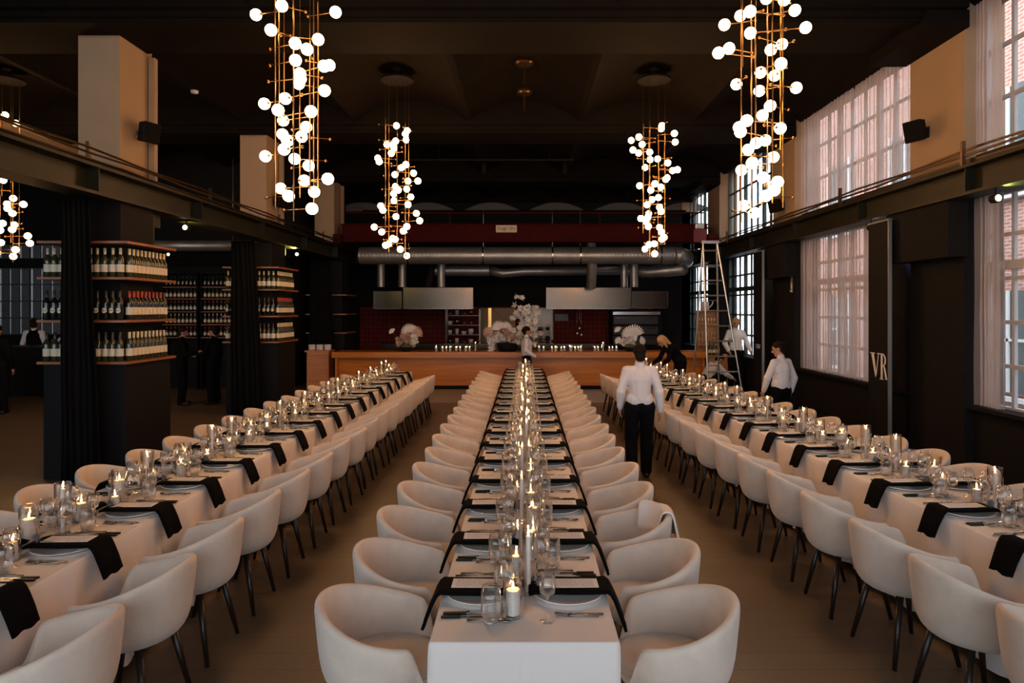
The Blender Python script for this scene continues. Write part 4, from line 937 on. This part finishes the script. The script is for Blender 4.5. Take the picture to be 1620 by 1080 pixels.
def arrange(px, label, fans, sprays, seed, y=17.05, bs=.75):
    rr = random.Random(seed); X = wx(px, y); e = empty('flower_arrangement', (X, y, BZ))
    part('bowl', MB().lathe([(.001,0),(.12*bs,0),(.15*bs,.02),(.19*bs,.14*bs),(.18*bs,.14*bs),(.13*bs,.04),(.001,.03)], 22), M['black'], e, smooth=True)
    part('base_foliage', MB().ball((0,0,.13), (.16,.11,.07), 12, 8), M['stem'], e, smooth=True)
    for (fx, fz, ang, s, me) in fans:
        o = link('fan_leaf', me, e, (wx(fx, y)-X, rr.uniform(-.05,.05), wz(fz, y)-BZ)); o.rotation_euler = (0, R(ang), 0); o.scale = (s,s,s)
        part('stem', MB().tube([(0,0,.12), (o.location.x, o.location.y, o.location.z)], .004, 5), M['stem'], e)
    for (sx, sz, rx, rz_, nn, me, dens) in sprays:
        c0 = Vector((wx(sx, y)-X, 0, wz(sz, y)-BZ)); part('stem', MB().tube([(0,0,.12), (c0.x*.6,0,.12+(c0.z-.12)*.5), tuple(c0+Vector((0,0,rz_*y/F*.6)))], .004, 5), M['stem'], e)
        for k in range(nn):
            p = c0 + Vector((rr.gauss(0,.5)*rx*y/F, rr.gauss(0,.06), rr.gauss(0,.5)*rz_*y/F))
            p.z = max(p.z, .09); o = link('blossom', me, e, p); o.rotation_euler = (rr.uniform(0,6), rr.uniform(0,6), rr.uniform(0,6)); s = rr.uniform(1.0,1.6)*dens; o.scale = (s,s,s)
    tag(e, label, 'flowers')
arrange(803, 'large white blossom arrangement towering in a black bowl mid-bar', [(790,522,-20,.9,FLW),(775,527,-55,.7,FLP),(800,520,15,.7,FLW)], [(832,500,18,22,34,BL,1.2),(845,515,14,22,16,BL,1.2),(800,532,26,12,18,BP,1.3),(783,538,16,14,16,BL,1.3),(815,530,20,14,14,BL,1.3)], 3, bs=1.5)
arrange(643, 'low arrangement with rosy and white fan leaves, bar end by the shelves', [(648,528,-18,1.0,FLW),(654,530,35,.95,FLP),(622,526,-40,.45,FLW)], [(640,535,12,9,20,BP,1.2),(655,540,10,7,12,BL,1.1)], 6)
arrange(997, 'arrangement with white fan leaf behind the walking waiter on the bar', [(1003,532,5,1.15,FLW),(998,532,-25,1.0,FLW),(979,524,-35,.5,FLW),(1012,540,80,.6,FLW),(980,540,-60,.5,FLW)], [(992,540,10,8,18,BL,1.2)], 9)
# ================================================================ ladder, side cabinet, plants by the right wall
e = empty('step_ladder', (4.32, 14.6, 0))
TOPZ = 3.47; fl, fr_, rl, rr_ = Vector((-.38,0,0)), Vector((.38,.0,0)), Vector((-.55,.75,0)), Vector((.1,.9,0)); tl, tr = Vector((-.42,.3,TOPZ)), Vector((-.12,.3,TOPZ))
fl = Vector((-.38,0,0)); 
def rail(a, b, m_=None): return MB().cone(a, b, .020, .020, 8)
part('front_rail', rail(fl, tl), M['alu'], e); part('front_rail', rail(fr_, tr), M['alu'], e); part('rear_rail', rail(rl, tl), M['alu'], e); part('rear_rail', rail(rr_, tr), M['alu'], e)
for k in range(1, 11):
    t = k/10.6; part('rung', MB().cone(fl.lerp(tl, t), fr_.lerp(tr, t), .017, n=8), M['alu'], e)
for k in range(1, 9):
    t = k/9.5; part('rear_rung', MB().cone(rl.lerp(tl, t), rr_.lerp(tr, t), .010, n=8), M['alu'], e)
part('top_hinge', MB().box((-.46,.26,TOPZ-.04),(-.08,.34,TOPZ+.02)), M['alu'], e)
for p in (fl, fr_, rl, rr_): part('foot', MB().box((p.x-.03,p.y-.03,0),(p.x+.03,p.y+.03,.05)), M['black'], e)
tag(e, 'tall aluminium A-frame ladder standing beyond the window table', 'ladder')
# open shelf with glasses
e = empty('open_cabinet', (wx(1104, 17.9), 17.9, 0)); W = (1137-1104)*17.9/F; zb, zt = .72, wz(491, 17.9)
part('side', MB().box((0,0,zb),(.025,.3,zt)), M['cabwood'], e); part('side', MB().box((W-.025,0,zb),(W,.3,zt)), M['cabwood'], e); part('back', MB().box((0,.28,zb),(W,.3,zt)), M['cabwood'], e)
SH = [zb+.02, zb+.35, wz(534, 17.9), wz(512, 17.9), zt]
for z in SH: part('shelf', MB().box((.025,0,z-.025),(W-.025,.28,z)), M['cabwood'], e)
part('base', MB().box((-.03,-.05,0),(W+.03,.35,zb)), M['cabwood'], e)
tag(e, 'light wooden open shelf with rows of small glasses behind the ladder', 'shelf')
X0 = wx(1104, 17.9); sg = mk('stemmed_glass', [('g', MB().lathe([(.024,0),(.005,.005),(.004,.06),(.022,.08),(.026,.12),(.022,.15),(.001,.15)], 10), M['label'], dict(smooth=True))], 'glass')
for i, z in enumerate(SH[1:4]):
    for k in range(6): sg.put((X0+.07+k*.08, 18.02, z+.001), 0, 'small stemmed glass, %s along the %s open shelf' % (ORD[k], ('lowest','middle','top')[i]), 'glasses in the open shelf')
e = empty('watering_jug', (X0+.22, 18.02, zt+.001)); part('body', MB().lathe([(.001,0),(.11,0),(.10,.22),(.085,.24),(.08,.24),(.09,.21),(.001,.02)], 18), M['china'], e, smooth=True); part('spout', MB().tube([(.10,0,.06),(.19,0,.16),(.21,0,.24)], .016, 8), M['china'], e, smooth=True); tag(e, 'white watering jug on top of the open shelf', 'jug')
e = empty('service_counter', (4.25, 16.85, 0)); part('body', MB().box((.3,0,0),(.95,.6,.80)), M['cabwood'], e); part('counter_top', MB().box((.25,-.03,.80),(.95,.65,.85)), M['cabwood'], e); tag(e, 'low wooden service counter at the window end of the bar', 'counter')
for k in range(3):
    b = BV.put((4.62+.1*k, 17.0, .851), 0, 'bottle on the service counter, %s from the bar' % ORD[k], 'bottles on the service counter')

# ================================================================ people
def person(name, loc, rz, h, J, wear, label, vox=.011, cat='person'):
    """J: joint positions in the person's own frame for height 1.70 (x right, y forward, z up)"""
    s = h/1.70; e = empty(name, loc, rz); e.scale = (s, s, s)
    D = dict(head=(0,.02,1.565), neck=(0,-.005,1.43), chest=(0,0,1.26), waist=(0,0,1.06), pelvis=(0,0,.93),
             sl=(-.160,0,1.365), sr=(.160,0,1.365), el=(-.225,-.01,1.10), er=(.225,-.01,1.10), wl=(-.235,.07,.86), wr=(.235,.07,.86),
             hl=(-.095,0,.90), hr=(.095,0,.90), kl=(-.11,.03,.49), kr=(.11,.03,.49), al=(-.115,-.01,.09), ar=(.115,-.01,.09), look=(0,1,0), tl=None, tr=None)
    D.update(J); V = {k: Vector(v) for k, v in D.items() if v is not None}
    look = V['look'].normalized(); up = (V['head']-V['neck']).normalized(); side = look.cross(up).normalized(); look = up.cross(side).normalized()
    HM = Matrix((side, look, up)).transposed()
    hp = lambda x, y, z: V['head'] + HM @ Vector((x, y, z))
    b = MB()
    b.ball(V['head'] + HM @ Vector((0,-.008,.025)), (.074,.092,.092), 18, 12, HM); b.ball(hp(0,.022,-.045), (.054,.062,.062), 14, 10, HM)
    b.cone(hp(0,.088,.012), hp(0,.108,-.022), .008, .014, 8); b.ball(hp(0,.102,-.022), .014, 8, 6); b.ball(hp(0,.078,-.055), (.024,.012,.009), 8, 6, HM); b.ball(hp(0,.07,-.09), (.022,.02,.016), 8, 6, HM)
    for q in (-1, 1): b.ball(hp(q*.076,-.006,-.008), (.010,.018,.030), 8, 6, HM); b.ball(hp(q*.03,.075,.028), (.022,.012,.008), 8, 6, HM)
    b.cap(V['neck'], hp(0,-.02,-.05), .054, .050)
    b.cap(V['chest'], V['neck'], .10, .055); b.cap(V['pelvis'], V['chest'], .115, .12); b.cap(V['sl'], V['sr'], .052, .052); b.cap(V['hl'], V['hr'], .09, .09)
    for q in 'lr':
        b.cap(V['s'+q], V['e'+q], .047, .038); b.cap(V['e'+q], V['w'+q], .037, .024); b.cap(V['h'+q], V['k'+q], .085, .055); b.cap(V['k'+q], V['a'+q], .053, .036)
        toe = Vector(D['t'+q]) if D['t'+q] else V['a'+q] + Vector((0,.15,-.05)); b.cap(V['a'+q]+Vector((0,-.02,-.03)), toe, .034, .024)
        # hand
        fd = (V['w'+q]-V['e'+q]).normalized(); pl = V['w'+q] + fd*.055; sd = fd.cross(Vector((0,1,0) if abs(fd.y) < .8 else (1,0,0))).normalized(); fw = sd.cross(fd).normalized()
        if fw.y < 0: fw = -fw
        b.cap(V['w'+q], pl, .022, .026); b.cap(pl-fw*.018, pl+fw*.022, .015, .015)
        inn = sd if (sd.x > 0) == (q == 'l') else -sd
        for k, L in enumerate((.066, .074, .070, .055)):
            p0 = pl + fw*(.027-.018*k) + fd*.018; p1 = p0 + fd*L*.55 + inn*.006; p2 = p1 + fd*L*.42 + inn*.022; b.cap(p0, p1, .0095, .0085); b.cap(p1, p2, .0085, .007)
        t0 = pl - fd*.025 + fw*.024; t1 = t0 + fd*.030 + fw*.026 + inn*.008; t2 = t1 + fd*.028 + fw*.004 + inn*.008; b.cap(t0, t1, .0115, .010); b.cap(t1, t2, .010, .008)
    part('body', b, M['skin'], e, remesh=min(vox, .009), sm=3)
    for q in (-1, 1):
        part('eye', MB().ball(hp(q*.030,.076,.012), (.012,.009,.008), 8, 6, HM), M['black'], e)
    # top
    t = MB(); st = wear.get('loose', .018)
    t.cap(V['waist']+Vector((0,0,-.04)), V['chest'], .118+st*.6, .135+st*.5); t.cap(V['waist']+Vector((-.05,0,-.06)), V['waist']+Vector((.05,0,-.06)), .10+st, .10+st); t.cap(V['chest']+Vector((-.05,0,0)), V['chest']+Vector((.05,0,0)), .115+st*.5, .115+st*.5)
    t.cap(V['sl'], V['sr'], .055+st*.3, .055+st*.3); t.cap((V['sl']+V['chest'])/2, (V['sr']+V['chest'])/2, .085, .085)
    t.cap(V['neck']+Vector((0,0,-.06)), V['neck']+(V['head']-V['neck'])*.18, .075, .060)
    for q in 'lr':
        slv = wear.get('sleeve', 1.0)
        t.cap(V['s'+q], V['e'+q], .052+st*.3, .046+st*.5)
        if slv > .5: t.cap(V['e'+q], V['e'+q].lerp(V['w'+q], .9), .048+st*.6, .034+st*.4); t.cap(V['e'+q].lerp(V['w'+q], .93), V['e'+q].lerp(V['w'+q], .98), .032+st*.2, .032+st*.2)
    part('shirt', t, wear['top'], e, remesh=vox, sm=2)
    if wear.get('vest'):
        v = MB(); v.cap(V['waist']+Vector((0,0,-.04)), V['chest'], .15, .16); v.cap((V['sl']*.6+V['sr']*.4), (V['sr']*.6+V['sl']*.4), .085, .085); part('waistcoat', v, wear['vest'], e, remesh=vox, sm=2)
    p = MB(); p.cap(V['hl'], V['hr'], .108, .108); p.cap(V['pelvis'], V['waist']+Vector((0,0,-.02)), .12, .118); p.cap(V['pelvis']+Vector((-.04,0,.04)), V['pelvis']+Vector((.04,0,.04)), .115, .115)
    if wear.get('skirt'):
        m_ = (V['al']+V['ar'])/2; p.cap((V['hl']+V['hr'])/2, m_+Vector((0,0,.15)), .16, .19)
    for q in 'lr':
        p.cap(V['h'+q], V['k'+q], .100, .080); p.cap(V['k'+q], V['a'+q]+Vector((0,0,.0)), .080, .070)
    part('trousers', p, wear['bottom'], e, remesh=vox, sm=2)
    for q in 'lr':
        toe = Vector(D['t'+q]) if D['t'+q] else V['a'+q] + Vector((0,.15,-.05)); a = V['a'+q]
        part('shoe', MB().cap(a+Vector((0,-.03,-.045)), toe+Vector((0,.0,-.002)), .042, .034), wear.get('shoes', M['leg']), e, remesh=.012, sm=2)
    hr = MB(); k = wear.get('hairkind', 'short')
    hr.ball(hp(0,-.022,.040), (.083,.098,.092), 18, 12, HM); hr.ball(hp(0,-.052,-.025), (.070,.056,.080), 14, 10, HM)
    if k == 'bun': hr.ball(hp(0,-.115,.055), .042, 12, 8)
    if k == 'long': 
        for q in (-1, 1): hr.cap(hp(q*.062,-.01,.03), hp(q*.072,.01,-.16), .030, .022)
        hr.cap(hp(0,-.07,.0), hp(0,-.075,-.17), .062, .045)
    if k == 'pony': hr.ball(hp(0,-.105,.0), (.03,.05,.06), 10, 8, HM)
    o = part('hair', hr, wear['hair'], e, remesh=.009, sm=2)
    # open the face: nothing of the hair may cross it, so it is set back along the look direction
    tag(e, label, cat); return e
WS = dict(top=M['shirt'], bottom=M['trousers'], hair=M['hair'], loose=.022)
BK_ = dict(top=M['trousers'], bottom=M['trousers'], hair=M['hair'], loose=.012)
P_ = lambda **k: dict(WS, **k)
Bq = lambda **k: dict(BK_, **k)
# waiter walking away down the aisle, arms hanging
person('person', (1.36, 8.05, 0), 0, 1.60, dict(kl=(-.10,.05,.49), kr=(.10,.10,.49), al=(-.10,-.06,.09), ar=(.10,.10,.09), sl=(-.165,0,1.36), sr=(.165,0,1.36), el=(-.235,0,1.10), er=(.24,-.02,1.10), wl=(-.23,.10,.88), wr=(.26,.03,.85)),
       P_(hairkind='short'), 'person in a white shirt and black trousers walking toward the bar in the aisle', vox=.009)
# waitress by the curtained window, turned away, looking toward the bar-left
person('person', (3.74, 9.95, 0), R(28), 1.53, dict(el=(-.27,.03,1.12), wl=(-.25,.13,.90), er=(.27,-.03,1.10), wr=(.25,.02,.87), look=(-.75,.75,-.25), head=(-.01,.05,1.57)),
       P_(hairkind='bun'), 'person in a loose white blouse walking between the window table and the windows', vox=.009)
# woman passing in front of the bar, in profile to the right
person('person', (wx(833, 16.1), 16.1, 0), R(-90), 1.60, dict(al=(-.09,-.22,.10), ar=(.09,.20,.09), kl=(-.09,-.04,.50), kr=(.09,.14,.50), wl=(-.22,.16,.93), el=(-.22,.0,1.10), er=(.22,-.02,1.10), wr=(.22,.22,.95)),
       P_(hairkind='pony'), 'person in a white blouse striding past the bar by the tall flowers', vox=.012)
# woman in black leaning over the far end of the window table
person('person', (3.28, 14.35, 0), R(100), 1.66, dict(waist=(0,.05,1.03), chest=(0,.20,1.18), neck=(0,.33,1.27), head=(0,.42,1.36), sl=(-.17,.27,1.24), sr=(.17,.27,1.24), el=(-.22,.36,.98), er=(.22,.38,.98), wl=(-.16,.52,.86), wr=(.16,.56,.87), look=(.15,1,-.8)),
       Bq(hair=M['blonde'], hairkind='long'), 'person with long blonde hair in black bending over the end of the window table', vox=.011)
# young man in white t-shirt behind the ladder
person('person', (5.06, 16.35, 0), R(190), 1.80, dict(el=(-.27,.02,1.12), wl=(-.28,.16,.95), er=(.27,.02,1.12), wr=(.25,.16,.95), look=(.2,1,-.4)),
       P_(hair=M['blonde'], loose=.02), 'person with fair hair in a white top standing behind the ladder', vox=.012)
# squatting waiter
person('person', (4.30, 15.85, 0), R(-75), 1.70, dict(pelvis=(0,-.12,.36), waist=(0,-.08,.47), chest=(0,.06,.62), neck=(0,.18,.74), head=(0,.27,.83), sl=(-.17,.12,.70), sr=(.17,.12,.70), el=(-.22,.28,.50), er=(.22,.30,.50), wl=(-.16,.48,.42), wr=(.16,.50,.40),
        hl=(-.09,-.12,.34), hr=(.09,-.12,.34), kl=(-.15,.28,.46), kr=(.15,.28,.42), al=(-.13,.0,.10), ar=(.13,.02,.10), look=(0,1,-.5)), P_(), 'person in a white shirt squatting behind the ladder', vox=.012)
# side aisle: two figures in black facing one another
person('person', (-7.15, 14.25, 0), R(-70), 1.64, dict(el=(-.24,.10,1.10), wl=(-.16,.30,1.12), er=(.24,.10,1.10), wr=(.14,.32,1.15), look=(0,1,-.4)), Bq(), 'person in black standing at the side aisle, closer to the nearest shelf column', vox=.013)
person('person', (-6.52, 14.35, 0), R(80), 1.66, dict(el=(-.24,.08,1.10), wl=(-.18,.28,1.05), look=(0,1,-.2)), Bq(), 'person in black standing close by the second shelf column', vox=.013)
# bar staff before the brick-view window
person('person', (-11.85, 16.5, 0), R(20), 1.78, dict(wl=(-.2,.25,1.12), wr=(.2,.25,1.12)), dict(top=M['shirt'], bottom=M['trousers'], hair=M['hair'], vest=M['trousers'], loose=.015), 'person in a dark waistcoat behind the side aisle counter', vox=.014)
person('person', (-10.9, 16.55, 0), R(60), 1.75, dict(waist=(0,.05,1.03), chest=(0,.20,1.18), neck=(0,.33,1.25), head=(0,.42,1.32), sl=(-.17,.27,1.22), sr=(.17,.27,1.22), el=(-.22,.42,1.05), er=(.22,.42,1.05), wl=(-.16,.58,1.14), wr=(.16,.58,1.14), look=(0,1,-.8)), P_(), 'person in a white shirt bent over the side aisle counter', vox=.014)
person('person', (-10.05, 13.0, 0), R(10), 1.72, {}, Bq(), 'person in black at the edge of the side aisle', vox=.014)

cy.use_denoising = True
